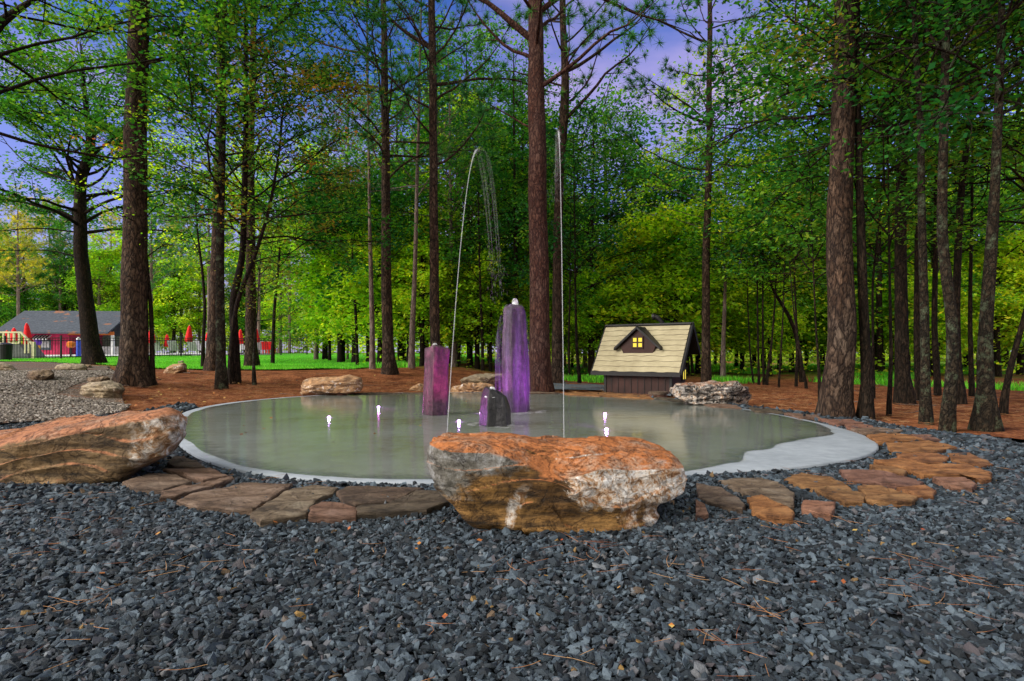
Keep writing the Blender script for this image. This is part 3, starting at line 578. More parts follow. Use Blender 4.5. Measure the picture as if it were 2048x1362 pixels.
# flagstones
def flag_mat(name, a, b, d):
    m = MT(name, 0.8, 0.25); s1 = m.noise(4, 7, 0.7, m.map((0.7, 1.6, 5))); s2 = m.noise(28, 6, 0.75, m.map((0.6, 1.3, 3))); bl = m.noise(2.2, 5, 0.65)
    c = m.ramp(s1, [(0.34, d), (0.47, a), (0.62, b)]); c = m.mix(m.rng(bl, 0.52, 0.66, 0, 0.7), c, m.mix(1.0, c, (0.6, 0.65, 0.72), 'MULTIPLY'))
    c = m.mix(m.rng(s2, 0.34, 0.5), m.mix(1.0, c, (0.4, 0.36, 0.34), 'MULTIPLY'), c)
    c = m.mix(1.0, c, m.ramp(m.rand(), [(0, (0.80, 0.74, 0.74)), (0.35, (1.05, 0.86, 0.80)), (0.7, (0.95, 0.95, 0.90)), (1, (1.2, 1.0, 0.85))]), 'MULTIPLY')
    m.col(c); m.bump(m.math('ADD', s1, m.math('MULTIPLY', s2, 0.6)), 1.0, 0.03); return m.m
FL = {'brown': flag_mat('brown_flagstone', (0.15, 0.10, 0.072), (0.26, 0.19, 0.15), (0.05, 0.033, 0.024)),
      'grey': flag_mat('grey_flagstone', (0.14, 0.105, 0.075), (0.27, 0.22, 0.165), (0.045, 0.035, 0.03)),
      'orange': flag_mat('orange_flagstone', (0.20, 0.10, 0.042), (0.34, 0.19, 0.085), (0.06, 0.028, 0.013)),
      'pink': flag_mat('pinkish_flagstone', (0.19, 0.105, 0.075), (0.30, 0.18, 0.135), (0.06, 0.032, 0.023)),
      'dark': flag_mat('dark_flagstone', (0.075, 0.06, 0.045), (0.14, 0.115, 0.085), (0.025, 0.02, 0.016))}
def flagstone(label, poly, mat, seed, h=0.055, plane=None):
    P = np.array([tuple(up(x, y, h))[:2] for x, y in poly]); c = P.mean(0)
    if seed % 2 == 0: pass
    Q = (P - c) * 1.09; n = len(Q); out = []
    for k in range(n):                  # resample the edge with small chips
        a, b = Q[k], Q[(k+1) % n]; L = np.hypot(*(b - a)); s = max(2, int(L / 0.025))
        for t in np.arange(s) / s:
            p = a*(1-t) + b*t; w = 0.012 * mn.fractal((p[0]*9+seed, p[1]*9, 0), 0.8, 2, 4); out.append(p * (1 + w / (np.hypot(*p)+0.05) * 1.0))
    E = np.array(out); ne = len(E); rings, zs = [], []
    for f, z in ((0.985, -h - 0.04), (1.0, -0.03), (0.995, -0.008), (0.975, 0.0), (0.88, 0.004), (0.7, 0.004), (0.5, 0.003), (0.25, 0.004), (0.04, 0.004)):
        pts = E * f; zz = [z + (0.010 * mn.fractal((p[0]*3.3+seed*3, p[1]*7.5, 1), 0.8, 2, 5) + 0.006*mn.noise((p[0]*1.5, p[1]*1.5, seed)) if z > -0.01 else 0.006*mn.noise((p[0]*20, p[1]*20, z*60))) for p in pts]
        rings.append(np.c_[pts, zz])
    V = np.concatenate(rings); Fs = []
    for q in range(len(rings)-1):
        for k in range(ne): Fs.append((q*ne+k, q*ne+(k+1) % ne, (q+1)*ne+(k+1) % ne, (q+1)*ne+k))
    Fs.append(tuple((len(rings)-1)*ne + k for k in range(ne)))
    o = npmesh('flagstone', V, Fs, FL[mat], loc=(c[0], c[1], h))
    return tag(o, label, 'flagstone', 'flagstones round the pool')
FS = [
 ('dark sliver of stone under the tip of the long left boulder', [(352,912),(392,922),(408,934),(350,932),(335,925)], 'dark'),
 ('small reddish stone against the pool lip beside the long left boulder', [(330,939),(419,935),(453,950),(405,960),(378,953),(364,946)], 'brown'),
 ('grey wedge shaped stone below the long left boulder', [(251,963),(302,947),(350,950),(378,962),(337,974),(326,977),(275,974)], 'grey'),
 ('narrow finger shaped stone pointing at the pool', [(326,994),(330,980),(405,966),(460,953),(464,957),(419,973),(354,990)], 'brown'),
 ('large flat brown stone left of the whitish streaked one', [(362,1000),(391,986),(487,968),(577,968),(573,974),(536,996),(502,1016),(467,1017),(439,1012),(402,1010)], 'brown'),
 ('stone with pale lichen streaks and an orange edge', [(508,1026),(544,1001),(586,976),(624,971),(671,976),(659,987),(629,1001),(620,1013),(611,1024),(576,1031),(528,1038)], 'grey'),
 ('small reddish stone half sunk in gravel in front of the pool', [(624,1016),(644,1005),(685,1006),(711,1013),(707,1030),(658,1031),(620,1028)], 'brown'),
 ('dark mossy stone at the pool lip left of the front boulder', [(679,984),(700,973),(760,974),(842,974),(781,1000),(713,1007),(687,998)], 'dark'),
 ('brown stone tucked against the left foot of the front boulder', [(774,1009),(832,982),(877,984),(890,1003),(850,1018),(815,1019),(722,1024),(720,1012)], 'dark'),
 ('mottled orange and grey stone nearest the pool, right of the front boulder', [(1442,962),(1482,955),(1523,955),(1559,965),(1583,985),(1583,1007),(1565,1009),(1511,990),(1458,970)], 'grey'),
 ('grey brown stone just right of the front boulder', [(1396,968),(1440,977),(1470,991),(1487,1008),(1482,1015),(1440,1007),(1400,994)], 'grey'),
 ('small pinkish stone leaning on the right foot of the front boulder', [(1392,1000),(1408,1006),(1416,1026),(1392,1030)], 'pink'),
 ('orange chunky stone in front of the mottled one', [(1498,996),(1523,991),(1571,1013),(1585,1024),(1583,1035),(1547,1034),(1508,1021)], 'orange'),
 ('small pinkish stone alone in the gravel, farthest out on the near side', [(1608,1000),(1669,1003),(1666,1018),(1660,1028),(1606,1016)], 'pink'),
 ('bright orange twisted stone with a stepped edge', [(1573,958),(1606,947),(1654,952),(1686,965),(1701,979),(1725,988),(1722,1000),(1686,1001),(1630,976),(1588,965)], 'orange'),
 ('long pinkish stone with a broken end', [(1683,940),(1731,940),(1767,943),(1820,955),(1842,961),(1833,970),(1790,969),(1752,962),(1707,960)], 'pink'),
 ('orange stone in front of the long pinkish one', [(1719,972),(1761,970),(1796,984),(1832,993),(1820,1001),(1793,1004),(1737,998)], 'orange'),
 ('thick orange stone wedged at the end of the long pinkish one', [(1796,975),(1850,971),(1870,979),(1865,991),(1836,990),(1812,981)], 'orange'),
 ('small tan stone between pool lip and long pinkish stone', [(1742,930),(1784,932),(1812,941),(1806,948),(1765,939)], 'orange'),
 ('longest orange stone, reaching out to the right', [(1756,921),(1796,918),(1856,929),(1927,927),(1974,943),(1974,954),(1954,959),(1935,948),(1850,947),(1812,936)], 'orange'),
 ('pinkish stone in front of the longest orange one', [(1867,954),(1930,954),(1951,967),(1942,975),(1903,971)], 'pink'),
 ('pointed orange stone, outermost on the right', [(1899,907),(1939,906),(1983,927),(1960,931),(1905,919)], 'orange'),
 ('tan stone beside the pool lip at its right tip', [(1796,906),(1870,906),(1895,914),(1885,924),(1841,923),(1799,914)], 'orange'),
 ('broad pinkish orange stone at the right tip of the pool', [(1776,886),(1856,882),(1909,893),(1867,902),(1850,904),(1790,902)], 'orange'),
 ('tan and orange stone behind the broad pinkish orange one', [(1737,870),(1767,866),(1820,870),(1847,879),(1758,881)], 'orange'),
 ('small orange stone at the outer edge on the right', [(1823,869),(1862,870),(1880,880),(1856,881)], 'pink'),
 ('flat grey brown stone on the right behind the tan and orange one', [(1706,858),(1755,855),(1802,860),(1790,865),(1727,865)], 'brown'),
 ('reddish stone on the far right rim', [(1690,848),(1743,851),(1746,856),(1700,857)], 'pink'),
 ('dull red stone on the rim in front of the thick right pine', [(1640,838),(1700,839),(1725,846),(1680,849)], 'pink'),
 ('brown rim stone left of the thick right pine', [(1572,826),(1632,829),(1640,836),(1600,835)], 'brown'),
 ('dark rim stone at the right foot of the mottled boulder', [(1500,815),(1560,819),(1566,825),(1512,822)], 'dark'),
 ('thin rim stone under the mottled boulder', [(1400,806),(1470,810),(1480,815),(1425,812)], 'brown'),
 ('long low red rim stone in front of the little house', [(1130,785),(1200,784.5),(1285,790),(1300,796),(1230,792.5),(1140,788.4)], 'orange'),
 ('grey rim stone between the round lid stone and the mottled boulder', [(1305,794),(1345,796),(1390,802),(1345,801)], 'dark'),
 ('dark rim stone right of the tan block boulder', [(700,786),(760,784.5),(800,786),(740,787.6)], 'dark'),
 ('dark rim stone behind the left column', [(810,785),(880,784),(900,785.6),(850,786.6)], 'dark'),
 ('grey rim stone behind the tall column', [(1000,784),(1075,783.5),(1115,785.5),(1050,786.8)], 'grey'),
]
for k, (lb, po, mt) in enumerate(FS):
    flagstone(lb, po, mt, k+1, 0.055 if min(p[1] for p in po) > 860 else 0.05)
# fine grey gravel band behind the pool, round lid stone
m = MT('fine_gravel', 0.9); m.col(m.ramp(m.vor(45, 'F1', None, 'Color'), [(0.2, (0.07, 0.085, 0.105)), (0.8, (0.19, 0.215, 0.25))])); m.bump(m.noise(50, 3), 0.6, 0.02); BANDM = m.m
band = strip([up(x, y) for x, y in [(1048,781),(1120,781),(1200,783),(1290,787),(1340,795)]], [up(x, y, 0.0) for x, y in [(1045,769),(1120,768),(1200,771),(1290,779),(1345,789)]], 60, 8, 0.035, gz, 'gravel_band', BANDM, 0.1, 9)
tag(band, 'fine grey gravel behind the pool by the central pine', None, None, 'structure')
t = thing('lid_stone', 'low round stone stack with a flat dark lid in front of the little house', 'stone', up(1316, 797))
for nm, r0, z0, z1, mt in (('base', 0.185, 0.0, 0.09, FL['pink']), ('lid', 0.21, 0.093, 0.15, FL['grey'])):
    b = MB(); P = [(r0*(1+0.05*math.sin(3*k)) * math.cos(k*math.pi/9), r0 * math.sin(k*math.pi/9)) for k in range(18)]; b.prism(P, z0, z1); b.build(nm, mt, t, 0.012)

# ------------------------------------------------------------------ fountain columns
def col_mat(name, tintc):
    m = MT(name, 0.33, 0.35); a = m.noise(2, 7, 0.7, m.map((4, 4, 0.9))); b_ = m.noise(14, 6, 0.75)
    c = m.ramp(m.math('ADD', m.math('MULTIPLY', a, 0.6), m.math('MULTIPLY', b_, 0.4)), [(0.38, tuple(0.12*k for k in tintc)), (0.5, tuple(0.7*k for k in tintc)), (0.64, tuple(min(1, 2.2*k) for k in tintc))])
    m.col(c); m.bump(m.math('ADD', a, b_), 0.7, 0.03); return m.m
BAS_T = col_mat('wet_tall_basalt_lamp_tint', (0.055, 0.034, 0.055)); BAS_L = col_mat('wet_left_basalt_lamp_tint', (0.060, 0.028, 0.042)); BAS_S = col_mat('wet_short_basalt', (0.022, 0.021, 0.024))  # purple and magenta lamp light tinted into the tall and left stone colours
def column(name, label, X, Y, w, H, sides, rot, mat, seed, topfn, taper=0.9, lean=0.0):
    t = thing(name, label, 'fountain column', (X, Y, 0.0), 0, 'basalt fountain columns')
    rg = np.random.default_rng(seed); ang = np.sort((np.arange(sides) + rg.uniform(-0.18, 0.18, sides)) / sides * 2*np.pi) + rot
    N = 96; th = np.arange(N)/N*2*np.pi; rad = np.full(N, 9.0); 
    for k in range(sides):
        ap = rg.uniform(0.80, 0.92); c = np.cos(th - ang[k]); rad = np.where(c > 0.05, np.minimum(rad, ap / np.maximum(c, 0.05)), rad)
    rad = np.minimum(rad, 1.12) * w/2; M = 70; V = []
    for i in range(M):
        u = i/(M-1); z = u*H; k = (1 - (1-taper)*u**2.6) * (1 + 0.02*math.sin(u*9+seed))
        for j in range(N):
            x, y = rad[j]*k*math.cos(th[j]), rad[j]*k*math.sin(th[j])
            d = 1 + 0.05*mn.fractal((x*7+seed, y*7, z*2.6), 0.8, 2.1, 5)
            zz = u * topfn(x, y, H)
            V.append((x*d + lean*u, y*d, zz - 0.02 + (0.012*mn.noise((x*14, y*14, seed)) if i == M-1 else 0)))
    tops = []
    for f in (0.93, 0.75, 0.5, 0.25, 0.05):
        for j in range(N):
            x, y = rad[j]*taper*math.cos(th[j])*f, rad[j]*taper*math.sin(th[j])*f
            V.append((x + lean, y, topfn(x, y, H) + 0.012*(1-f) + 0.02*mn.noise((x*12, y*12, seed+3))))
    V = np.array(V); L_ = M + 5
    i = np.arange(L_-1)[:, None]*N; j = np.arange(N)[None, :]; j2 = (j+1) % N
    Fq = np.stack([i+j, i+j2, i+N+j2, i+N+j], -1).reshape(-1, 4)
    npmesh('stone_column', V, Fq, mat, t, smooth=True); return t, rad, taper
def flow_mat(name, colr, dens=0.5, strength=0.6, sc=(26, 26, 1.2)):
    m = MT(name, 0.6, 0.2); a = m.noise(1, 5, 0.6, m.map(sc)); f = m.rng(a, 0.62 - dens*0.25, 0.78 - dens*0.15, 0, strength)
    m.col(colr); tr = m.n('ShaderNodeBsdfTransparent'); mx_ = m.n('ShaderNodeMixShader'); m.l(f, mx_.inputs[0]); m.l(tr.outputs[0], mx_.inputs[1]); m.l(m.b.outputs[0], mx_.inputs[2])
    m.l(mx_.outputs[0], m.t.nodes['Material Output'].inputs[0]); m.bump(a, 0.5, 0.02); return m.m
FLOW = flow_mat('falling_water_lamp_tint', (0.34, 0.26, 0.50), 0.8, 0.15, (15, 15, 0.7)); FOAM = flow_mat('white_water', (0.85, 0.87, 0.92), 1.0, 0.85, (9, 9, 9))  # veil colour has the purple of the pool lamps mixed in
def bubble(parent, x, y, z, r, h, name='bubbling_water', mat=None):
    th = np.arange(20)/20*2*np.pi; V = []; prof = [(1.7, -0.35), (1.15, 0.0), (0.85, 0.35), (0.7, 0.7), (0.5, 0.93), (0.2, 1.0)]
    for f, u in prof:
        for a in th: V.append((x + r*f*math.cos(a)*(1+0.12*mn.noise((a*2, u*3, r*50))), y + r*f*math.sin(a), z + h*u + 0.08*h*mn.noise((a, u, 2))))
    V.append((x, y, z + h*1.01)); Fs = []
    for q in range(len(prof)-1):
        for k in range(20): Fs.append((q*20+k, q*20+(k+1) % 20, (q+1)*20+(k+1) % 20, (q+1)*20+k))
    for k in range(20): Fs.append(((len(prof)-1)*20+k, (len(prof)-1)*20+(k+1) % 20, len(V)-1))
    return npmesh(name, V, Fs, mat or FOAM, parent, smooth=True)
t1, rad1, _ = column('basalt_column', 'magenta lit left column, medium height, water at its crown', -1.216, 9.05, 0.40, 1.11, 5, 0.3, BAS_L, 5, lambda x, y, H: H - 0.04*abs(x)/0.2, 0.97, 0.03)
bubble(t1, 0.0, 0, 1.09, 0.05, 0.06)
t2, rad2, _ = column('basalt_column', 'tallest column with purple lit water veiling down its sides', 0.07, 9.55, 0.50, 1.80, 6, 0.7, BAS_T, 9, lambda x, y, H: H - 2.2*(x*x + y*y), 0.80, -0.03)
bubble(t2, -0.02, 0, 1.77, 0.065, 0.13)
N = 96; th = np.arange(N)/N*2*np.pi; V = []
for i in range(60):                     # veil of water that leaves the rock on the left and falls free
    u = i/59; z = 1.78*(1-u) - 0.0
    for j in range(N):
        k = (1 - 0.20*(1-u)**2.6) * (0.70 + 0.34*min(1, u*7)**0.6); out = 0.10*max(0, -math.cos(th[j]))**3 * min(1, u*3.2) * (1 if u < 0.45 else 1.0)
        rr = rad2[j]*k + 0.012 + out + 0.006*mn.noise((math.cos(th[j])*9, math.sin(th[j])*9, u*2))
        V.append((rr*math.cos(th[j]) - 0.03*(1-u), rr*math.sin(th[j]), z + 0.015*(1-u)))
V = np.array(V); i = np.arange(59)[:, None]*N; j = np.arange(N)[None, :]; j2 = (j+1) % N
npmesh('water_veil', V, np.stack([i+j, i+j2, i+N+j2, i+N+j], -1).reshape(-1, 4), FLOW, t2, smooth=True)
t3, rad3, _ = column('basalt_column', 'short slant topped column in front, white water spilling over its top', -0.215, 7.74, 0.42, 0.49, 5, 0.95, BAS_S, 14, lambda x, y, H: H - 0.42*x - 0.12*abs(x + 0.05), 0.72, 0.0)
bubble(t3, -0.05, -0.06, 0.44, 0.06, 0.10)
for tt, rr, k in ((t2, 0.55, 1), (t3, 0.40, 2)):
    V = []; pr_ = [(0.45, 0.034), (0.7, 0.040), (1.0, 0.0325)]
    for f, z in pr_:
        for a in th: V.append((rr*f*math.cos(a)*(1+0.25*mn.noise((math.cos(a)*1.5, math.sin(a)*1.5, k*5))), rr*f*math.sin(a), z))
    i = np.arange(2)[:, None]*N; j = np.arange(N)[None, :]; j2 = (j+1) % N
    npmesh('foam_ring', np.array(V), np.stack([i+j, i+j2, i+N+j2, i+N+j], -1).reshape(-1, 4), flow_mat('foam_ring_water', (0.8, 0.8, 0.9), 0.5, 0.35, (7, 7, 7)), tt, smooth=True)

# water jets
def jet_mat(name, al):
    m = MT(name, 0.2, 0.6); m.col((0.85, 0.86, 0.95)); tr = m.n('ShaderNodeBsdfTransparent'); mx_ = m.n('ShaderNodeMixShader'); mx_.inputs[0].default_value = al
    m.l(tr.outputs[0], mx_.inputs[1]); m.l(m.b.outputs[0], mx_.inputs[2]); m.l(mx_.outputs[0], m.t.nodes['Material Output'].inputs[0]); return m.m
JETM = jet_mat('jet_water', 0.20); DROPM = jet_mat('falling_drop_water', 0.06)
FALLM = flow_mat('falling_stream_water', (0.85, 0.87, 0.95), 2.2, 0.035, (6, 6, 3))
def jet(label, P0, P1, H, seed, fall_end):
    t = thing('water_jet', label, 'water jet', P0)
    rg = np.random.default_rng(seed); D = P1 - P0
    pos = lambda u: np.array([D.x*u, D.y*u, 4*H*u*(1-u)])
    us = np.linspace(0, 0.47, 60); P = [pos(u) for u in us]; rad = 0.0048 + 0.008*ss((us - 0.30)/0.17) 
    V, Fq = tube_np(P, rad, 8); npmesh('rising_stream', V, Fq, JETM, t, smooth=True)
    us = np.linspace(0.40, fall_end, 50); P = [pos(u) for u in us]; w_ = (us - 0.40) / (fall_end - 0.40)
    parts = []
    for q_ in range(4):                  # loose translucent strands of falling water
        o_ = rg.normal(0, 1, 3) * 0.028; PP = [p + o_ * min(1, w*3 + 0.1) for p, w in zip(P, w_)]; parts.append(tube_np(PP, (0.006 + 0.014*w_) * (1 - ss((w_ - 0.45)/0.55)) + 0.0005, 8))
    V, Fq = merge(parts); npmesh('falling_stream', V, Fq, FALLM, t, smooth=True)
    parts = []
    for k in range(320):                 # the stream breaks into streaks of drops over the top and on the way down
        u = 0.36 + (fall_end - 0.36) * rg.uniform(0, 1)**0.8; sp = 0.03 + 0.26*max(0, u - 0.38)
        du = 0.003 + 0.007*rg.uniform(); o = rg.normal(0, sp*0.5, 3); o[2] *= 0.5
        q = [pos(u + du*e) + o for e in (0, 0.35, 0.7, 1)]; parts.append(tube_np(q, np.array([0.0008, 0.0032, 0.0032, 0.0008]) * rg.uniform(0.4, 1.0), 4))
    V, Fq = merge(parts); npmesh('falling_drops', V, Fq, DROPM, t, smooth=True)['kind'] = 'stuff'
jet('left water jet arching up and over towards the columns', up(893, 886), up(1004, 826), 3.78, 3, 0.86)
jet('right water jet rising almost straight with a soft plume at its tip', up(1128, 886), up(1108, 824), 4.05, 4, 0.72)

# pool lights
m = MT('lamp_lens'); em = m.n('ShaderNodeEmission'); em.inputs[0].default_value = (0.72, 0.36, 1.0, 1); em.inputs[1].default_value = 7; m.l(em.outputs[0], m.t.nodes['Material Output'].inputs[0]); LENS = m.m
STEEL = plain('steel', (0.35, 0.35, 0.38), 0.35, metal=1)
def poollight(label, px, py, aim, colr, energy, spot=True):
    p = up(px, py, 0.008); t = thing('pool_light', label, 'pool light', p, 0, 'lights set in the pool floor')
    b = MB(); b.tube([(0, 0, -0.02), (0, 0, 0.022)], 0.042, 20); b.build('housing', STEEL, t)
    b = MB(); b.tube([(0, 0, 0.0225), (0, 0, 0.030), (0, 0, 0.038), (0, 0, 0.043), (0, 0, 0.045)], [0.024, 0.024, 0.020, 0.012, 0.003], 16); b.build('lens', LENS, t, smooth=True)
    ld = bpy.data.lights.new('pool_lamp', 'SPOT'); ld.energy = energy * 0.9; ld.color = colr; ld.spot_size = R(75); ld.spot_blend = 0.8; ld.shadow_soft_size = 0.012
    lo = bpy.data.objects.new('pool_lamp', ld); COL.objects.link(lo); lo.parent = t; lo.location = (0, 0, 0.09)
    d = Vector(aim) - (p + Vector((0, 0, 0.075))); lo.rotation_euler = d.to_track_quat('-Z', 'Y').to_euler()
    ld2 = bpy.data.lights.new('pool_glow', 'POINT'); ld2.energy = 0.8; ld2.color = (0.62, 0.28, 1); ld2.shadow_soft_size = 0.015
    l2 = bpy.data.objects.new('pool_glow', ld2); COL.objects.link(l2); l2.parent = t; l2.location = (0, 0, 0.065)
PUR = (0.60, 0.06, 0.95); MAG = (1.0, 0.03, 0.42)
poollight('leftmost pool light, out in the open water', 658, 838, (-1.2, 9.0, 1.0), MAG, 45)
poollight('pool light between the leftmost one and the left column', 757, 817, (-1.2, 9.0, 0.5), (0.8, 0.1, 0.7), 30)
poollight('pool light in front of the left column, nearest the left jet', 918, 846, (-1.1, 9.05, 1.05), MAG, 45)
poollight('farther of the two pool lights right of the columns', 1210, 831, (0.1, 9.55, 1.1), PUR, 110)
poollight('nearer of the two pool lights right of the columns', 1213, 863, (0.05, 9.5, 1.0), PUR, 90)
poollight('pool light tucked against the left side of the short column', 962, 829, (0.02, 9.5, 1.2), (0.8, 0.15, 0.9), 35)

# ------------------------------------------------------------------ little house
WOODD = plain('dark_stained_wood', (0.035, 0.012, 0.009), 0.6, 0.5, scale=3); WOODB = plain('black_trim_and_shingle_shade', (0.012, 0.011, 0.012), 0.5)
m = MT('tan_shingle', 0.75, 0.25); g = m.noise(18, 5, 0.7, m.map((0.3, 1, 1))); m.col(m.ramp(m.math('ADD', m.math('MULTIPLY', g, 0.5), m.math('MULTIPLY', m.noise(2.5, 3), 0.5)), [(0.35, (0.33, 0.285, 0.18)), (0.65, (0.50, 0.44, 0.29))])); m.bump(g, 0.3, 0.005); SHING = m.m
m = MT('lit_pane'); em = m.n('ShaderNodeEmission'); em.inputs[0].default_value = (1.0, 0.78, 0.10, 1); em.inputs[1].default_value = 0.55; m.l(em.outputs[0], m.t.nodes['Material Output'].inputs[0]); LIT = m.m
hut = thing('little_house', 'small storybook house with tan wavy shingle roof and a lit dormer window', 'house', (2.0, 14.4, 0.0), R(-35))
b = MB(); w0, w1, d0, d1 = 0.274, 1.985, 0.16, 1.15
gab = [(d0, 0.0), (d0, 0.66), (0.78, 1.50), (d1, 1.02), (d1, 0.0)]
V = [(x, y, z - 0.05 if z == 0 else z) for x in (w0, w1) for y, z in gab]
b.add(V, [(0,1,2,3,4), (9,8,7,6,5), (0,5,6,1), (1,6,7,2), (2,7,8,3), (3,8,9,4), (4,9,5,0)])
wl = b.build('wall', WOODD, hut)
b = MB()
for x in np.arange(w0 + 0.02, w1, 0.17): b.box(x, x + 0.012, d0 - 0.012, d0, 0, 0.62)
for x in (w0 - 0.01, w1 - 0.05): b.box(x, x + 0.06, d0 - 0.02, d0 + 0.04, -0.03, 0.64)
b.build('wall_batten', WOODB, hut)
sl = math.hypot(0.8, 1.14); sn = Vector((0, -1.14, 0.8)).normalized()
b = MB()                                # board deck of the two slopes
def slab(b, p, q, x0, x1, t):
    p, q = Vector((0,)+p), Vector((0,)+q); d = (q-p).normalized(); n = Vector((0, -d.z, d.y)) * t
    V = [Vector((x,0,0)) + v for x in (x0, x1) for v in (p, q, q - n, p - n)]
    b.add(V, [(0,1,2,3), (7,6,5,4), (0,4,5,1), (1,5,6,2), (2,6,7,3), (3,7,4,0)])
slab(b, (0.0, 0.53), (0.8, 1.67), 0, 2.235, 0.05); slab(b, (0.802, 1.668), (1.36, 0.95), 0.0, 2.235, -0.05)
rf = b.build('roof', WOODB, hut)
nr = 9
for k in range(nr):                     # wavy shingle courses
    u0, u1 = k/nr, (k+1.12)/nr if k < nr-1 else 1.0; V = []; n = 70
    for j in range(n):
        x = 0.012 + 2.21*j/(n-1); wob = 0.007*mn.noise((x*6, k*5.1, 0)) + 0.004*math.sin(x*13 + k*2.7)
        for u, lift in ((u0 + wob*1.4, 0.024), (u1, 0.006), (u0 + wob*1.4 + 0.004, 0.003)):
            p = Vector((x, 0.8*u, 0.53 + 1.14*u)) + sn*lift; V.append(tuple(p))
    Fs = []
    for j in range(n-1):
        a, c = j*3, (j+1)*3; Fs += [(a, c, c+1, a+1), (a+2, c+2, c, a)]
    so = npmesh('shingle_course', V, Fs, SHING, rf); so.data.materials.append(WOODB)
    so.data.polygons.foreach_set('material_index', np.tile([0, 1], len(Fs)//2).astype(np.int32))  # butt edges coloured black to paint the shade line under each course
b = MB(); b.tube([(-0.01, 0.8, 1.69), (2.245, 0.8, 1.69)], 0.04, 8); b.build('ridge_cap', WOODB, rf)
b = MB(); slab(b, (-0.03, 0.49), (0.8, 1.675), 2.237, 2.275, 0.10); slab(b, (0.802, 1.675), (1.39, 0.92), 2.237, 2.275, -0.10); slab(b, (-0.03, 0.49), (0.8, 1.675), -0.03, -0.003, 0.08); b.box(-0.02, 2.25, -0.035, -0.003, 0.44, 0.54); b.build('barge_board', WOODB, rf)
dm = bpy.data.objects.new('dormer', None); COL.objects.link(dm); dm.parent = hut; dm.location = (1.09, 0.30, 0)
b = MB(); V = [(x, y, z) for y in (0, 0.48) for x, z in ((-0.36, 0.93), (0.36, 0.93), (0.45, 1.15), (0, 1.55), (-0.45, 1.15))]
b.add(V, [(0,1,2,3,4), (9,8,7,6,5), (0,5,6,1), (1,6,7,2), (2,7,8,3), (3,8,9,4), (4,9,5,0)]); b.build('dormer_wall', WOODD, dm)
b = MB()
for s in (-1, 1):
    V = [(0, y, z) for y in (-0.09, 0.52) for z in (1.64, 1.57)] + [(s*0.60, y, z) for y in (-0.09, 0.40) for z in (1.12, 1.05)]
    b.add(V, [(0,2,6,4), (1,3,7,5), (0,1,5,4), (2,3,7,6), (4,5,7,6), (0,1,3,2)])
b.build('dormer_roof', WOODB, dm, 0.008)
wi = bpy.data.objects.new('window', None); COL.objects.link(wi); wi.parent = dm
b = MB()
for x0, x1, z0, z1 in ((-0.15, 0.15, 1.10, 1.13), (-0.15, 0.15, 1.36, 1.39), (-0.15, -0.12, 1.13, 1.36), (0.12, 0.15, 1.13, 1.36), (-0.018, 0.018, 1.13, 1.36), (-0.12, -0.018, 1.232, 1.258), (0.018, 0.12, 1.232, 1.258)): b.box(x0, x1, -0.03, -0.002, z0, z1)
b.build('window_frame', WOODD, wi)
for x0 in (-0.115, 0.022):
    for z0 in (1.135, 1.262): MB().box(x0, x0 + 0.093, -0.014, -0.004, z0, z0 + 0.094).build('window_pane', LIT, wi)
b = MB(); b.tube([(1.50, 0.95, 1.40), (1.46, 0.92, 1.76), (1.38, 0.90, 1.86), (1.28, 0.88, 1.90)], [0.055, 0.055, 0.062, 0.062], 12); b.tube([(1.30, 0.88, 1.90), (1.24, 0.87, 1.885)], 0.085, 12); b.build('chimney_pipe', WOODB, hut, smooth=False)
sw = bpy.data.objects.new('side_window', None); COL.objects.link(sw); sw.parent = hut; sw.location = (1.987, 0.98, 0.48)
MB().box(0.002, 0.03, -0.13, 0.13, -0.16, 0.16).build('window_frame', WOODB, sw)
for y0 in (-0.09, 0.04): MB().box(0.032, 0.036, y0, y0 + 0.03, -0.13, 0.10).build('window_pane', LIT, sw)

# ------------------------------------------------------------------ pool yard on the left
BLK = plain('black_metal', (0.01, 0.01, 0.012), 0.45); RED = plain('red_canvas', (0.80, 0.015, 0.02), 0.8); CREAM = plain('cream_paint', (0.62, 0.56, 0.36), 0.6)
GREYC = plain('grey_sling', (0.42, 0.42, 0.45), 0.7); WHT = plain('white_plastic', (0.78, 0.78, 0.8), 0.4); SKIRT = plain('grey_skirt', (0.12, 0.12, 0.13), 0.8)
m = MT('deck_concrete', 0.8); m.col(m.ramp(m.noise(2, 5), [(0.3, (0.5, 0.5, 0.52)), (0.7, (0.72, 0.72, 0.75))])); DECK = m.m
X = lambda px, Y: (px - CX) / F * Y
tag(strip([(X(-200, 37), 37), (X(100, 38.5), 38.5), (X(350, 44), 44), (X(540, 48.5), 48.5)], [(X(-100, 62), 62), (X(100, 66), 66), (X(350, 66), 66), (X(560, 66), 66)], 60, 24, 0.10, gz, 'pool_deck', DECK), 'pale concrete deck of the swimming pool yard', None, None, 'structure')
fence = thing('pool_fence', 'long black metal picket fence across the lawn edge', 'fence')
FP = [(-120, 34.5), (10, 35.5), (122, 36.5), (243, 38.0), (362, 41.0), (460, 43.5), (562, 47), (614, 48.5)]
fw = [Vector((X(p, y), y, float(gz(X(p, y), y)) + 0.05)) for p, y in FP]
for k, p in enumerate(fw):
    MB().box(-0.045, 0.045, -0.045, 0.045, -0.1, 1.46).box(-0.055, 0.055, -0.055, 0.055, 1.46, 1.49).build('fence_post', BLK, fence, loc=p)
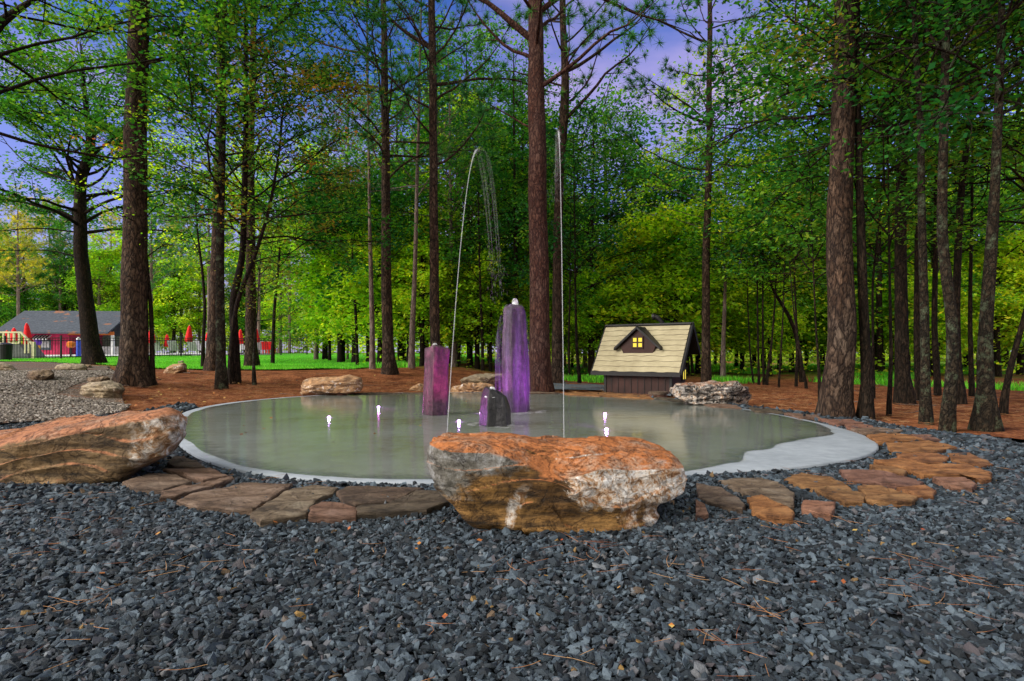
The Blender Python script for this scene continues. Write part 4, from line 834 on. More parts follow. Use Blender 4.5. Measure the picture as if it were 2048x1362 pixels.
for a, c in zip(fw[:-1], fw[1:]):
    b = MB(); L_ = (c - a).length; n = int(L_ / 0.15); d = (c - a) / L_
    for k in range(1, n):
        p = a + d * (L_*k/n); b.tube([p + Vector((0, 0, 0.05)), p + Vector((0, 0, 1.36))], 0.018, 4)
    for z in (0.15, 1.16, 1.33): b.tube([a + d*0.05 + Vector((0, 0, z)), c - d*0.05 + Vector((0, 0, z))], 0.022, 4)
    b.build('picket_panel', BLK, fence)
# pavilion
pv = thing('pool_pavilion', 'long pavilion with grey shingle roof and crimson wall behind the pool fence', 'building', (X(30, 46), 46, 0.55), R(4))
m = MT('grey_roof_shingle', 0.85); g1 = m.noise(0.8, 5, 0.6, m.map((1, 1, 2.2))); m.col(m.mix(m.rng(g1, 0.60, 0.66, 0, 0.8), m.ramp(m.noise(5, 5, 0.7, m.map((1, 1, 4))), [(0.35, (0.035, 0.045, 0.06)), (0.65, (0.085, 0.10, 0.125))]), (0.30, 0.12, 0.05))); m.bump(m.noise(8, 4, 0.6, m.map((1, 1, 6))), 0.4, 0.05); RSH = m.m
MAG_ = plain('crimson_siding', (0.55, 0.03, 0.11), 0.7, 0.3, scale=3); OR_ = plain('orange_beam', (0.62, 0.16, 0.03), 0.6); SAGE = plain('sage_panel', (0.27, 0.33, 0.26), 0.7)
def gslab(b, y0, z0, y1, z1, x0, x1, t):
    V = [(x, y, z) for x in (x0, x1) for y, z in ((y0, z0), (y1, z1), (y1, z1 - t), (y0, z0 - t))]
    b.add(V, [(0,1,2,3), (7,6,5,4), (0,4,5,1), (1,5,6,2), (2,6,7,3), (3,7,4,0)])
b = MB(); gslab(b, -1.0, 2.05, 2.2, 3.95, -0.9, 7.7, 0.12); gslab(b, 2.202, 3.95, 5.4, 2.05, -0.9, 7.7, 0.12); b.build('roof', RSH, pv)
b = MB(); b.box(0.9, 4.1, 0.0, 4.4, -0.3, 2.2); b.build('wall', MAG_, pv)
b = MB(); V = [(-0.3, -0.6, 2.1), (-0.3, 5.0, 2.1), (-0.3, 2.2, 3.75), (-0.2, -0.6, 2.1), (-0.2, 5.0, 2.1), (-0.2, 2.2, 3.75)]; b.add(V, [(0,1,2), (5,4,3), (0,3,4,1), (1,4,5,2), (2,5,3,0)]); b.build('gable', plain('red_gable_slats', (0.28, 0.04, 0.02), 0.7), pv)
MB().box(4.1, 7.6, -0.15, 0.0, 1.85, 2.13).build('beam', OR_, pv)
for x in (5.8, 7.4): MB().box(x, x + 0.18, -0.12, 0.06, -0.3, 1.85).build('post', WHT, pv)
MB().box(4.12, 7.6, 4.2, 4.4, -0.3, 1.9).build('back_wall', SAGE, pv)
MB().box(4.4, 7.4, 1.6, 2.4, -0.2, 0.95).build('counter', WHT, pv)
aw = bpy.data.objects.new('awning', None); COL.objects.link(aw); aw.parent = pv
for k in range(10):
    b = MB(); x0 = 1.55 + k*0.125; V = [(x, y, z) for x in (x0, x0 + 0.1245) for y, z in ((-0.02, 1.86), (-0.55, 1.55), (-0.55, 1.45), (-0.02, 1.82))]
    b.add(V, [(0,1,2,3), (7,6,5,4), (0,4,5,1), (1,5,6,2), (2,6,7,3), (3,7,4,0)]); b.build('awning_stripe', WHT if k % 2 else BLK, aw)
sv_ = bpy.data.objects.new('serving_window', None); COL.objects.link(sv_); sv_.parent = pv
MB().box(1.6, 2.75, -0.04, -0.002, 0.65, 1.5).build('window_frame', plain('window_slate', (0.06, 0.08, 0.11), 0.4), sv_); MB().box(1.95, 2.65, -0.07, -0.042, 0.85, 1.35).build('notice_board', GREYC, sv_)
# umbrellas
def umbrella(label, px, Y, top_y, tilt=0.0, h=1.25):
    zt = 1 + (HY - top_y) * Y / F; g0 = float(gz(X(px, Y), Y)) + 0.1; t = thing('closed_umbrella', label, 'umbrella', (X(px, Y), Y, g0), 0, 'closed red umbrellas in the pool yard'); t.rotation_euler = (0, R(tilt), 0)
    H = zt - g0; b = MB(); b.tube([(0, 0, 0), (0, 0, H)], 0.03, 8); b.build('pole', WHT, t)
    V = []; n = 16
    for u, r in ((0, 0.20), (0.08, 0.24), (0.3, 0.21), (0.6, 0.15), (0.85, 0.10), (1, 0.02)):
        for j in range(n): rr = r * (1 + 0.18 * math.cos(j*math.pi)); V.append((rr*math.cos(j*2*math.pi/n), rr*math.sin(j*2*math.pi/n), H - h + h*u))
    Fs = [(q*n+j, q*n+(j+1) % n, (q+1)*n+(j+1) % n, (q+1)*n+j) for q in range(5) for j in range(n)]; npmesh('canopy', V, Fs, RED, t, smooth=True)
    MB().tube([(0, 0, 0), (0, 0, 0.1)], 0.25, 12).build('base', BLK, t)
umbrella('tilted red umbrella beside the cream stair rail', 58, 38.5, 645, -4, 1.5)
umbrella('red umbrella showing at the right edge of the thick left pine', 303, 42, 652)
umbrella('short looking red umbrella between thick pine and thin tree', 334, 52, 668, 0, 1.15)
umbrella('tall red umbrella in the open, behind the fence', 376, 43, 650, 3)
umbrella('red umbrella just right of the thin dark tree', 415, 50, 664)
umbrella('red umbrella seen between the middle tree cluster and the pine', 481, 48, 658)
umbrella('red umbrella hugging the right side of the slim pine', 514, 48.5, 655, -2)
umbrella('half hidden red umbrella behind the cream stair rail', 28, 43, 655, 0, 1.0)
umbrella('leftmost red umbrella, only its tip above the cream rail', 14, 44, 660, 0, 1.0)
# loungers
def lounger(label):
    t = thing('sun_lounger', label, 'sun lounger', (0, 0, 0), 0, 'grey loungers behind the fence')
    b = MB(); b.box(-0.33, 0.33, -0.95, 0.3, 0.33, 0.37); b.build('seat', GREYC, t)
    b = MB(); M_ = Matrix.Translation((0, 0.3, 0.35)) @ Matrix.Rotation(R(62), 4, 'X'); b.box(-0.33, 0.33, 0, 0.82, -0.02, 0.02, M_); b.build('backrest', GREYC, t)
    for x in (-0.3, 0.27):
        for y in (-0.85, 0.25): MB().box(x, x + 0.035, y, y + 0.04, 0, 0.33).build('leg', WHT, t)
    return t
LG = [(322, 43, 172, 'white grey lounger against the thick left pine'), (352, 44, 185, 'lounger left of the tall open umbrella'), (392, 45, 178, 'lounger right of the tall open umbrella'), (403, 46.5, 170, 'lounger partly behind the thin dark tree'), (425, 49, 160, 'lounger left of the middle tree cluster'), (474, 49, 200, 'lounger seen between the middle trees'), (494, 49.5, 150, 'lounger left of the slim pine foot'), (524, 50, 190, 'lounger right of the slim pine')]
lg0 = lounger(LG[0][3])
for k, (px, Y, rz, lb) in enumerate(LG):
    loc = (X(px, Y), Y, float(gz(X(px, Y), Y)) + 0.1)
    if k == 0: lg0.location = loc; lg0.rotation_euler = (0, 0, R(rz))
    else: copy_tree(lg0, loc, R(rz), 1, lb, 'grey loungers behind the fence')
def redchair(px, Y, lb):
    t = thing('lawn_chair', lb, 'chair', (X(px, Y), Y, float(gz(X(px, Y), Y)) + 0.1), R(170 + px % 17), 'red chairs near the fence end')
    MB().box(-0.28, 0.28, -0.3, 0.25, 0.36, 0.41).build('seat', RED, t); MB().box(-0.28, 0.28, 0, 0.04, 0, 0.7, Matrix.Translation((0, 0.25, 0.38)) @ Matrix.Rotation(R(-18), 4, 'X')).build('backrest', RED, t)
    for x in (-0.27, 0.22):
        for y in (-0.28, 0.2): MB().box(x, x + 0.05, y, y + 0.05, 0, 0.36).build('leg', RED, t)
redchair(534, 49.5, 'leftmost of the three red chairs by the fence end'); redchair(547, 50, 'middle of the three red chairs by the fence end'); redchair(431, 49, 'red chair behind the middle tree cluster'); redchair(540, 52, 'rearmost of the three red chairs by the fence end')
# cream stair rail with grey skirt, bin, tub toys
st = thing('play_stair', 'cream railed stair landing with grey skirt at the left edge', 'stair', (X(30, 37.5), 37.5, 0.55))
b = MB(); V = [(x, y, z) for y in (0, 1.4) for x, z in ((-2.6, -0.1), (1.1, -0.1), (0.25, 1.0), (-2.6, 1.0))]; b.add(V, [(0,1,2,3), (7,6,5,4), (0,4,5,1), (1,5,6,2), (2,6,7,3), (3,7,4,0)]); b.build('skirt', SKIRT, st)
b = MB(); b.box(-2.6, 0.4, -0.06, 0.06, 1.72, 1.82)
V = [(x, y, z) for y in (-0.06, 0.06) for x, z in ((0.4, 1.82), (0.4, 1.68), (1.2, 0.85), (1.2, 1.0))]; b.add(V, [(0,1,2,3), (7,6,5,4), (0,4,5,1), (1,5,6,2), (2,6,7,3), (3,7,4,0)]); b.box(-2.6, 0.3, -0.05, 0.05, 1.02, 1.1); b.build('handrail', CREAM, st)
b = MB()
for x in np.arange(-2.5, 0.5, 0.34): b.box(x, x + 0.12, -0.04, 0.04, 1.1, 1.72)
for x in (0.62, 0.85): b.box(x, x + 0.08, -0.03, 0.03, 0.4, 1.4)
b.box(1.12, 1.30, -0.08, 0.08, -0.1, 1.15); b.build('baluster', CREAM, st)
t = thing('litter_bin', 'black bin in front of the cream stair rail', 'bin', (X(11, 34.0), 34.0, float(gz(X(11, 34), 34)) + 0.05))
b = MB(); b.tube([(0, 0, 0), (0, 0, 0.9)], [0.30, 0.34], 16); b.build('body', BLK, t); MB().tube([(0, 0, 0.905), (0, 0, 0.97), (0, 0, 1.05)], [0.37, 0.34, 0.12], 16).build('lid', BLK, t)
YEL = plain('yellow_plastic', (0.75, 0.38, 0.02), 0.4); BLU = plain('blue_plastic', (0.03, 0.08, 0.5), 0.4); ORG = plain('orange_plastic', (0.75, 0.2, 0.02), 0.4)
t = thing('spray_post', 'yellow and purple water play post by the crimson wall', 'water toy', (X(76, 41), 41, 0.72))
MB().tube([(0, 0, 0), (0, 0, 0.8)], [0.2, 0.13], 12).build('post', YEL, t); MB().tube([(0, 0, 0.8), (0, 0, 0.95), (0, 0, 1.2)], [0.14, 0.22, 0.2], 12).build('spray_head', plain('purple_plastic', (0.12, 0.03, 0.4), 0.4), t)
t = thing('spray_post', 'blue upright water toy left of the leaning tree', 'water toy', (X(157, 41), 41, 0.72)); MB().tube([(0, 0, 0), (0, 0, 1.2)], [0.16, 0.13], 12).build('post', BLU, t); MB().tube([(0, 0, 1.2), (0, 0, 1.3), (0, 0, 1.38)], [0.16, 0.13, 0.03], 12).build('cap', WHT, t)
t = thing('spray_post', 'orange drum shaped water toy on a thin black leg', 'water toy', (X(142, 41), 41, 0.72)); MB().tube([(0, 0, 0), (0, 0, 0.62)], 0.05, 8).build('leg', BLK, t); MB().tube([(0, 0, 0.62), (0, 0, 0.72), (0, 0, 1.0), (0, 0, 1.08)], [0.15, 0.27, 0.27, 0.12], 14).build('drum', ORG, t)

# ------------------------------------------------------------------ trees
def leaves_np(C, per, sig, size, rg, flatness=0.7, kite=0.62):
    n = len(C) * per; P = np.repeat(C, per, 0) + rg.normal(0, 1, (n, 3)) * np.array(sig)
    N = rg.normal(0, 1, (n, 3)); N[:, 2] = np.abs(N[:, 2]) + flatness * 1.6; N /= np.linalg.norm(N, axis=1)[:, None]
    a = rg.normal(0, 1, (n, 3)); A = a - (a*N).sum(1)[:, None]*N; A /= np.linalg.norm(A, axis=1)[:, None] + 1e-9; B = np.cross(N, A)
    s = size * rg.uniform(0.6, 1.3, n)[:, None]
    V = np.stack([P, P + A*s*0.45 + B*s*kite*0.5 - N*s*0.06, P + A*s - N*s*0.12, P + A*s*0.45 - B*s*kite*0.5 - N*s*0.06], 1)
    V += N[:, None, :] * 0
    hue = np.clip(np.repeat(rg.normal(0.42, 0.22, len(C)), per) + rg.normal(0, 0.13, n), 0, 1); val = np.clip(np.repeat(rg.uniform(0.15, 0.85, len(C)), per) + rg.normal(0, 0.15, n), 0, 1)
    col = np.repeat(np.c_[hue, val, np.zeros(n)], 4, 0)
    return V.reshape(-1, 3), np.arange(n*4).reshape(-1, 4), col
def tufts_np(C, Dr, per, ln, wd, rg):
    n = len(C)*per; P = np.repeat(C, per, 0); d = np.repeat(Dr, per, 0) * 0.8 + rg.normal(0, 0.75, (n, 3)); d[:, 2] += 0.15; d /= np.linalg.norm(d, axis=1)[:, None] + 1e-9
    a = np.cross(d, rg.normal(0, 1, (n, 3))); a /= np.linalg.norm(a, axis=1)[:, None] + 1e-9; L_ = ln * rg.uniform(0.6, 1.2, n)[:, None]
    V = np.stack([P + a*wd, P - a*wd, P + d*L_], 1)
    hue = np.clip(np.repeat(rg.normal(0.40, 0.25, len(C)), per) + rg.normal(0, 0.1, n), 0, 1); val = np.clip(np.repeat(rg.uniform(0.2, 0.8, len(C)), per) + rg.normal(0, 0.12, n), 0, 1)
    return V.reshape(-1, 3), np.arange(n*3).reshape(-1, 3), np.repeat(np.c_[hue, val, np.zeros(n)], 3, 0)
def branches(path, rad, z0, n, L, kind, rg, el=(10, 45), sub=4, twig=0.28, narrow=0.45, azr=None):
    """returns wood tubes, foliage cluster centres and directions"""
    path = np.asarray(path, float); zz = path[:, 2]; wood, C, Dr = [], [], []
    for i in range(n):
        u = (i + rg.uniform(0, 1)) / n; z = z0 + (zz[-1] - z0) * u
        p = np.array([np.interp(z, zz, path[:, 0]), np.interp(z, zz, path[:, 1]), z]); r = float(np.interp(z, zz, rad)) * (0.30 if kind == 'broad' else 0.26)
        az = i * 2.39996 + rg.uniform(-0.6, 0.6) if azr is None else rg.uniform(*azr)
        e = R(rg.uniform(*el)) if kind == 'broad' else R(rg.uniform(*el) + 15*u)
        le = L * rg.uniform(0.65, 1.15) * (1 - narrow*u if kind == 'broad' else (1 - 0.55*u))
        d = np.array([math.cos(az)*math.cos(e), math.sin(az)*math.cos(e), math.sin(e)]); pts = [p]; K = 8
        for k in range(K):
            d = d + rg.normal(0, 0.13, 3) + np.array([0, 0, -0.03 if kind == 'broad' else 0.05]); d /= np.linalg.norm(d); pts.append(pts[-1] + d*le/K)
        pts = np.array(pts); rr = np.maximum(r, 0.012) * (1 - np.linspace(0, 1, K+1))**0.8 + 0.004; wood.append((pts, rr, 6))
        for s in range(sub):
            f = rg.uniform(0.3, 1.0) if kind == 'broad' else rg.uniform(0.25, 1.0); q = pts[0] + 0; ii = f*K; i0 = min(K-1, int(ii)); q = pts[i0] + (pts[i0+1]-pts[i0])*(ii-i0)
            dl = pts[min(K, i0+1)] - pts[i0]; dl /= np.linalg.norm(dl); side = rg.normal(0, 1, 3); side[2] *= 0.35; dd = dl*0.7 + side*0.65; dd /= np.linalg.norm(dd)
            l2 = le * rg.uniform(0.22, 0.5) * (1.15 - 0.5*f); sp = [q]
            for k in range(4): dd = dd + rg.normal(0, 0.16, 3) + np.array([0, 0, 0.04]); dd /= np.linalg.norm(dd); sp.append(sp[-1] + dd*l2/4)
            sp = np.array(sp); wood.append((sp, np.linspace(0.010 + 0.2*float(rr[i0]), 0.003, 5), 4))
            m_ = max(2, int(l2 / twig))
            for w in np.linspace(0.35, 1.0, m_):
                k0 = min(3, int(w*4)); C.append(sp[k0] + (sp[k0+1]-sp[k0])*(w*4-k0)); Dr.append(dd)
        for w in (0.75, 0.9, 1.0):
            k0 = min(K-1, int(w*K)); C.append(pts[k0] + (pts[k0+1]-pts[k0])*(w*K-k0)); Dr.append(d)
    return wood, np.array(C), np.array(Dr)
TREES = []
def tree(name, label, pts, ws, H, kind, z0, n, L, leafmat_, bk, seed, per=9, size=0.10, el=(8, 45), sub=4, D=None, sig=(0.20, 0.20, 0.09), group=None, nside=16, flare=True, cat='tree', twig=0.28, narrow=0.45, extra=None, ndl=(0.25, 0.009, 44), bot=None, keep=None):
    rg = np.random.default_rng(seed); bx, by = pts[0]
    b0 = gp(bx, by) if D is None else Vector((X(bx, D), D, float(gz(X(bx, D), D)))); D = b0.y
    W3 = [np.array([X(x, D), D + (0 if k == 0 else rg.normal(0, 0.05)), max(1 + (HY - y)*D/F, 0) if k else b0.z]) for k, (x, y) in enumerate(pts)]
    rad = [w*D/F/2*0.87 for w in ws]
    if W3[-1][2] < H:
        d = W3[-1] - W3[-2]; d /= np.linalg.norm(d); d = d*0.5 + np.array([0, 0, 0.5]); d /= np.linalg.norm(d); top = W3[-1] + d*(H - W3[-1][2]); rad.append(rad[-1]*0.25); W3.append(top)
    W3 = np.array(W3); rad = np.array(rad); W3[0, 2] -= 0.0
    zs = np.linspace(0, 1, max(30, int((W3[-1][2]) * 4))); dz = (W3[:, 2] - W3[0, 2]) / (W3[-1, 2] - W3[0, 2]); dz = np.maximum.accumulate(dz + np.arange(len(dz))*1e-5)
    dz /= dz[-1]
    P = np.c_[np.interp(zs, dz, W3[:, 0]), np.interp(zs, dz, W3[:, 1]), np.interp(zs, dz, W3[:, 2])]
    for _ in range(3): P[1:-1] = (P[:-2] + 2*P[1:-1] + P[2:]) / 4
    rr = np.interp(zs, dz, rad); ww = 0.25 * rr.mean()
    P[1:, 0] += np.array([mn.noise((z*0.5, seed, 0)) for z in P[1:, 2]]) * ww; rr = rr * (1 + 0.06*np.array([mn.noise((z*1.7, seed, 4)) for z in P[:, 2]]))
    base = P[0].copy(); P0 = P - base; P0[0, 2] = -0.35
    if flare: rr = rr * (1 + 0.26*np.exp(-np.maximum(P0[:, 2], 0)/0.22))
    t = thing(name, label, cat, tuple(base), 0, group)
    V, Fq = tube_np(P0, rr, nside)
    if nside >= 16:
        th_ = np.tile(np.arange(nside)/nside*2*np.pi, len(P0)); Rr = np.repeat(rr, nside); zc = V[:, 2]; ctr = np.repeat(P0, nside, 0)
        bump_ = np.array([0.05*mn.noise((math.cos(a)*2.2, math.sin(a)*2.2, z*0.8+seed)) + 0.42*math.exp(-max(z, 0)/0.20)*mn.noise((math.cos(a)*1.7+seed, math.sin(a)*1.7, 0.3)) for a, z in zip(th_, zc)])
        V = ctr + (V - ctr) * (1 + bump_)[:, None]
    wood, C, Dr = branches(P0 + 0, rr, z0, n, L, 'broad' if kind == 'broad' else 'pine', rg, el, sub, twig, narrow)
    if extra: 
        for (ez, eaz, eel, eL, er) in extra:      # a few bare or named limbs
            p = np.array([np.interp(ez, P0[:, 2], P0[:, 0]), np.interp(ez, P0[:, 2], P0[:, 1]), ez]); d = np.array([math.cos(R(eaz))*math.cos(R(eel)), math.sin(R(eaz))*math.cos(R(eel)), math.sin(R(eel))]); q = [p]
            for k in range(9): d = d + rg.normal(0, 0.09, 3); d /= np.linalg.norm(d); q.append(q[-1] + d*eL/9)
            wood.append((np.array(q), np.linspace(er, 0.008, 10), 7))
            for k in (4, 5, 6, 7, 8, 9):
                dd = rg.normal(0, 1, 3); dd[2] *= 0.4; dd = dd/np.linalg.norm(dd)*0.6 + d*0.5; s_ = np.array([q[k], q[k] + dd*eL*0.12, q[k] + dd*eL*0.22 + rg.normal(0, 0.05, 3)]); wood.append((s_, np.array([er*0.3, 0.008, 0.004]), 4)); C = np.vstack([C, s_[1:]]); Dr = np.vstack([Dr, [dd, dd]])
    parts = [(V, Fq)] + [tube_np(p, r, k) for p, r, k in wood]; V, Fq = merge(parts)
    npmesh('trunk', V, Fq, bk, t, smooth=True)
    if kind == 'broad': V, Fq, c = leaves_np(C, per, sig, size, rg)
    else:
        V, Fq, c = tufts_np(C + rg.normal(0, 0.05, C.shape), Dr, ndl[2], ndl[0], ndl[1], rg)
    npmesh('crown', V, Fq, leafmat_, t, col=c)
    TREES.append((t, base[0], base[1])); return t
PB = dict(kind='pine')
# -- the large pines
tree('pine_tree', 'thickest pine on the left with deeply plated bark beside the path', [(264,768),(264,740),(266,660),(270,500),(273,300),(278,0)], [80,62,54,50,46,40], 20, 'pine', 9.2, 26, 3.2, ND_GREEN, BARK_P, 1, nside=40, extra=[(8.2, 20, 12, 3.0, 0.05), (7.4, -10, 5, 2.2, 0.035), (8.9, 150, 30, 2.4, 0.04)])
tree('pine_tree', 'reddish barked pine standing just behind the tall column', [(1082,784),(1080,760),(1079,640),(1077,500),(1075,300),(1072,150),(1070,0)], [62,52,46,44,40,38,32], 21, 'pine', 7.6, 30, 3.6, ND_GREEN, BARK_PR, 2, nside=36, el=(10, 50), extra=[(8.9, 165, 40, 3.6, 0.10), (9.6, 10, 45, 3.4, 0.08), (6.6, 175, 30, 2.0, 0.03), (10.4, 20, 20, 4.5, 0.07), (9.9, -10, 8, 4.0, 0.05)])
tree('pine_tree', 'large pine with broken plated bark at the right rim of the gravel', [(1672,836),(1674,800),(1677,690),(1680,500),(1681,350),(1690,0)], [84,66,58,54,50,44], 19, 'pine', 7.6, 22, 3.0, ND_GREEN, BARK_P, 3, nside=40)
tree('pine_tree', 'dark straight pine right of the pale grey trunks, behind the rim', [(780,750),(776,690),(772,500),(770,250),(766,0)], [34,26,22,18,13], 19, 'pine', 6.0, 40, 4.0, ND_GREEN, BARK_P, 4, nside=20, el=(0, 40), extra=[(10, 170, 30, 4.5, 0.05), (9, 10, 25, 4.0, 0.05)])
tree('pine_tree', 'straight pine rising behind the left column', [(873,772),(870,700),(869,500),(867,300),(863,0)], [28,23,21,19,16], 19, 'pine', 6.2, 36, 4.2, ND_GREEN, BARK_P, 5, nside=20, el=(0, 45), extra=[(9.5, 160, 35, 4.5, 0.06), (8.5, 15, 20, 4.0, 0.05)])
tree('pine_tree', 'slim tall pine standing alone against the open sky right of the hut', [(1413,770),(1413,680),(1414,500),(1416,300),(1419,0)], [24,19,17,14,10], 18, 'pine', 6.2, 34, 3.2, ND_GREEN, BARK_P, 6, nside=20, el=(0, 35), extra=[(8, 190, 12, 2.6, 0.04), (10.5, 165, 20, 3.2, 0.04), (9.4, 10, 20, 2.6, 0.04)])
tree('pine_tree', 'purplish dark pine directly behind the right jet', [(1114,768),(1114,700),(1115,500),(1119,350),(1128,230),(1130,150),(1125,0)], [28,24,21,20,22,17,14], 18, 'pine', 8.5, 26, 3.2, ND_GREEN, BARK_P, 7, nside=20, extra=[(8.0, 20, 40, 4.6, 0.06), (9.5, 5, 30, 4.2, 0.06)])
tree('pine_tree', 'pine in the middle left cluster, thickest of its dark trunks', [(430,741),(432,700),(434,600),(437,450),(441,300),(446,0)], [44,34,28,23,20,14], 19, 'pine', 8, 30, 3.8, ND_GREEN, BARK_P, 8, nside=20)
tree('pine_tree', 'slim pine on the right of the middle left cluster', [(504,736),(503,690),(501,560),(503,300),(508,0)], [34,26,21,17,12], 19, 'pine', 9, 28, 3.4, ND_GREEN, BARK_P, 9, nside=20)
# -- broadleaf trees in front
tree('hardwood_tree', 'crooked leaning tree with a hooked fork left of the thick pine', [(191,729),(184,690),(174,610),(162,500),(160,400),(162,345),(178,322),(182,285),(172,230),(165,150)], [46,36,31,27,24,22,22,18,12,8], 15.5, 'broad', 6.0, 54, 6.0, LF_GREEN, BARK_D, 10, per=19, size=0.15, sub=8, nside=20, narrow=0.35, extra=[(8.4, 180, 15, 6, 0.06), (6.2, 180, 3, 5.5, 0.04), (5.0, 185, 2, 5.0, 0.035), (9.6, 170, 40, 6, 0.06)])
tree('sapling', 'thin dark stem pressed against the right side of the thick left pine', [(305,770),(304,700),(299,620),(288,500)], [13,10,9,6], 6.5, 'broad', 3.0, 12, 1.6, LF_YEL, BARK_D, 11, per=8, size=0.08, nside=8)
tree('hardwood_tree', 'front lichen marked trunk of the middle left cluster', [(443,776),(441,720),(438,600),(439,450),(443,300),(446,0)], [27,21,19,17,15,10], 13, 'broad', 4.0, 46, 3.6, LF_GREEN, BARK_L, 12, per=15, size=0.11, sub=6, nside=18)
tree('hardwood_tree', 'curving dark trunk just right of the lichen marked one', [(468,764),(467,700),(470,600),(484,520),(491,300),(490,0)], [27,19,17,14,12,8], 13, 'broad', 3.6, 46, 4.0, LF_DEEP, BARK_D, 13, per=14, size=0.11, sub=6, nside=18)
tree('hardwood_tree', 'forked thin tree rising right of the middle left cluster', [(460,766),(462,680),(475,600),(510,520),(545,420),(560,300)], [14,11,10,9,7,5], 8.6, 'broad', 3.0, 30, 3.4, LF_RUST, BARK_D, 14, per=13, size=0.10, nside=10, sub=6)
tree('sapling', 'thin dark tree standing left of the middle left cluster', [(406,738),(408,690),(412,620),(404,540),(396,470)], [10,8,7,6,4], 9, 'broad', 3.5, 26, 3.2, LF_YEL, BARK_D, 15, per=12, size=0.12, nside=8)
tree('sapling', 'short thin stem standing in straw in front of the slim pine', [(509,769),(508,735),(507,690),(512,640)], [10,8,5,3], 3.6, 'broad', 1.6, 10, 1.0, LF_RUST, BARK_L, 16, per=6, size=0.07, nside=8)
tree('hardwood_tree', 'tree beyond the left frame edge reaching a heavy limb into the picture', [(-95,772),(-90,600),(-80,400),(-60,200),(-20,60),(40,20),(70,10)], [40,34,30,26,22,14,9], 12, 'broad', 5.0, 44, 5.0, LF_GREEN, BARK_D, 17, per=13, size=0.11, sub=6, nside=18)
# -- right hand wood, front rows
tree('hardwood_tree', 'dark flared trunk directly right of the large right pine', [(1730,838),(1735,790),(1733,650),(1727,480),(1719,330),(1718,180)], [40,25,21,19,15,11], 9.5, 'broad', 4.0, 44, 3.6, LF_DEEP, BARK_D, 20, per=21, size=0.078, sub=6, nside=20)
tree('sapling', 'very thin stem behind the dark flared trunk', [(1747,798),(1747,700),(1749,560),(1755,430)], [8,6,5,3], 6.5, 'broad', 3, 16, 1.8, LF_RUST, BARK_D, 21, per=8, size=0.09, nside=8)
tree('sapling', 'thin straight stem left of the dark double trunk', [(1777,830),(1777,720),(1775,600),(1772,450)], [11,8,6,4], 5.8, 'broad', 2.2, 22, 2.0, LF_GREEN, BARK_D, 22, per=13, size=0.078, nside=8)
tree('hardwood_tree', 'thick black trunk behind the lichen spotted one', [(1810,808),(1806,760),(1803,600),(1801,400),(1804,200),(1806,0)], [42,31,26,22,18,14], 14, 'broad', 5.0, 44, 4.2, LF_DEEP, BARK_D, 23, per=14, size=0.12, sub=6, nside=20)
tree('hardwood_tree', 'straight dark trunk touching the thick black one', [(1840,802),(1838,700),(1836,500),(1834,200)], [18,14,12,9], 12, 'broad', 5, 30, 3.4, LF_GREEN, BARK_D, 24, per=12, size=0.12, nside=12)
tree('hardwood_tree', 'lichen spotted trunk second from the gravel edge on the right', [(1853,845),(1852,780),(1849,650),(1842,450),(1830,250),(1826,0)], [27,20,18,16,13,10], 10.5, 'broad', 4.4, 40, 3.4, LF_GREEN, BARK_L, 25, per=19, size=0.078, sub=6, nside=20)
tree('hardwood_tree', 'grey green trunk with moss at its foot nearest the gravel on the right', [(1890,858),(1891,790),(1889,650),(1889,480),(1896,250),(1902,0)], [30,25,23,21,18,14], 10, 'broad', 4.2, 40, 3.4, LF_RUST, BARK_L, 26, per=19, size=0.078, sub=6, nside=20)
tree('hardwood_tree', 'leaning dark trunk behind the mossy footed one', [(1922,810),(1918,740),(1915,600),(1924,400),(1940,200),(1952,0)], [26,19,16,14,11,9], 13, 'broad', 5, 36, 3.6, LF_RUST, BARK_D, 27, per=13, size=0.12, nside=14, sub=6)
tree('hardwood_tree', 'large trunk with spreading roots near the right frame edge', [(1970,856),(1966,800),(1968,700),(1974,600),(1986,400),(2000,180),(2010,0)], [62,34,29,26,20,16,13], 9.5, 'broad', 4.0, 44, 3.4, LF_DEEP, BARK_L, 28, per=19, size=0.078, sub=6, nside=28)
tree('hardwood_tree', 'slender tree leaning out of the frame on the right', [(2004,830),(2010,770),(2028,705),(2048,640),(2070,520)], [17,13,12,10,7], 7, 'broad', 3, 24, 2.6, LF_GREEN, BARK_D, 29, per=18, size=0.078, nside=10)
tree('hardwood_tree', 'tree at the far right edge behind the leaning slender one', [(2070,800),(2072,600),(2068,400),(2060,100)], [26,20,17,12], 12, 'broad', 3.5, 46, 4.4, LF_RUST, BARK_D, 30, per=14, size=0.12, nside=12, sub=6)
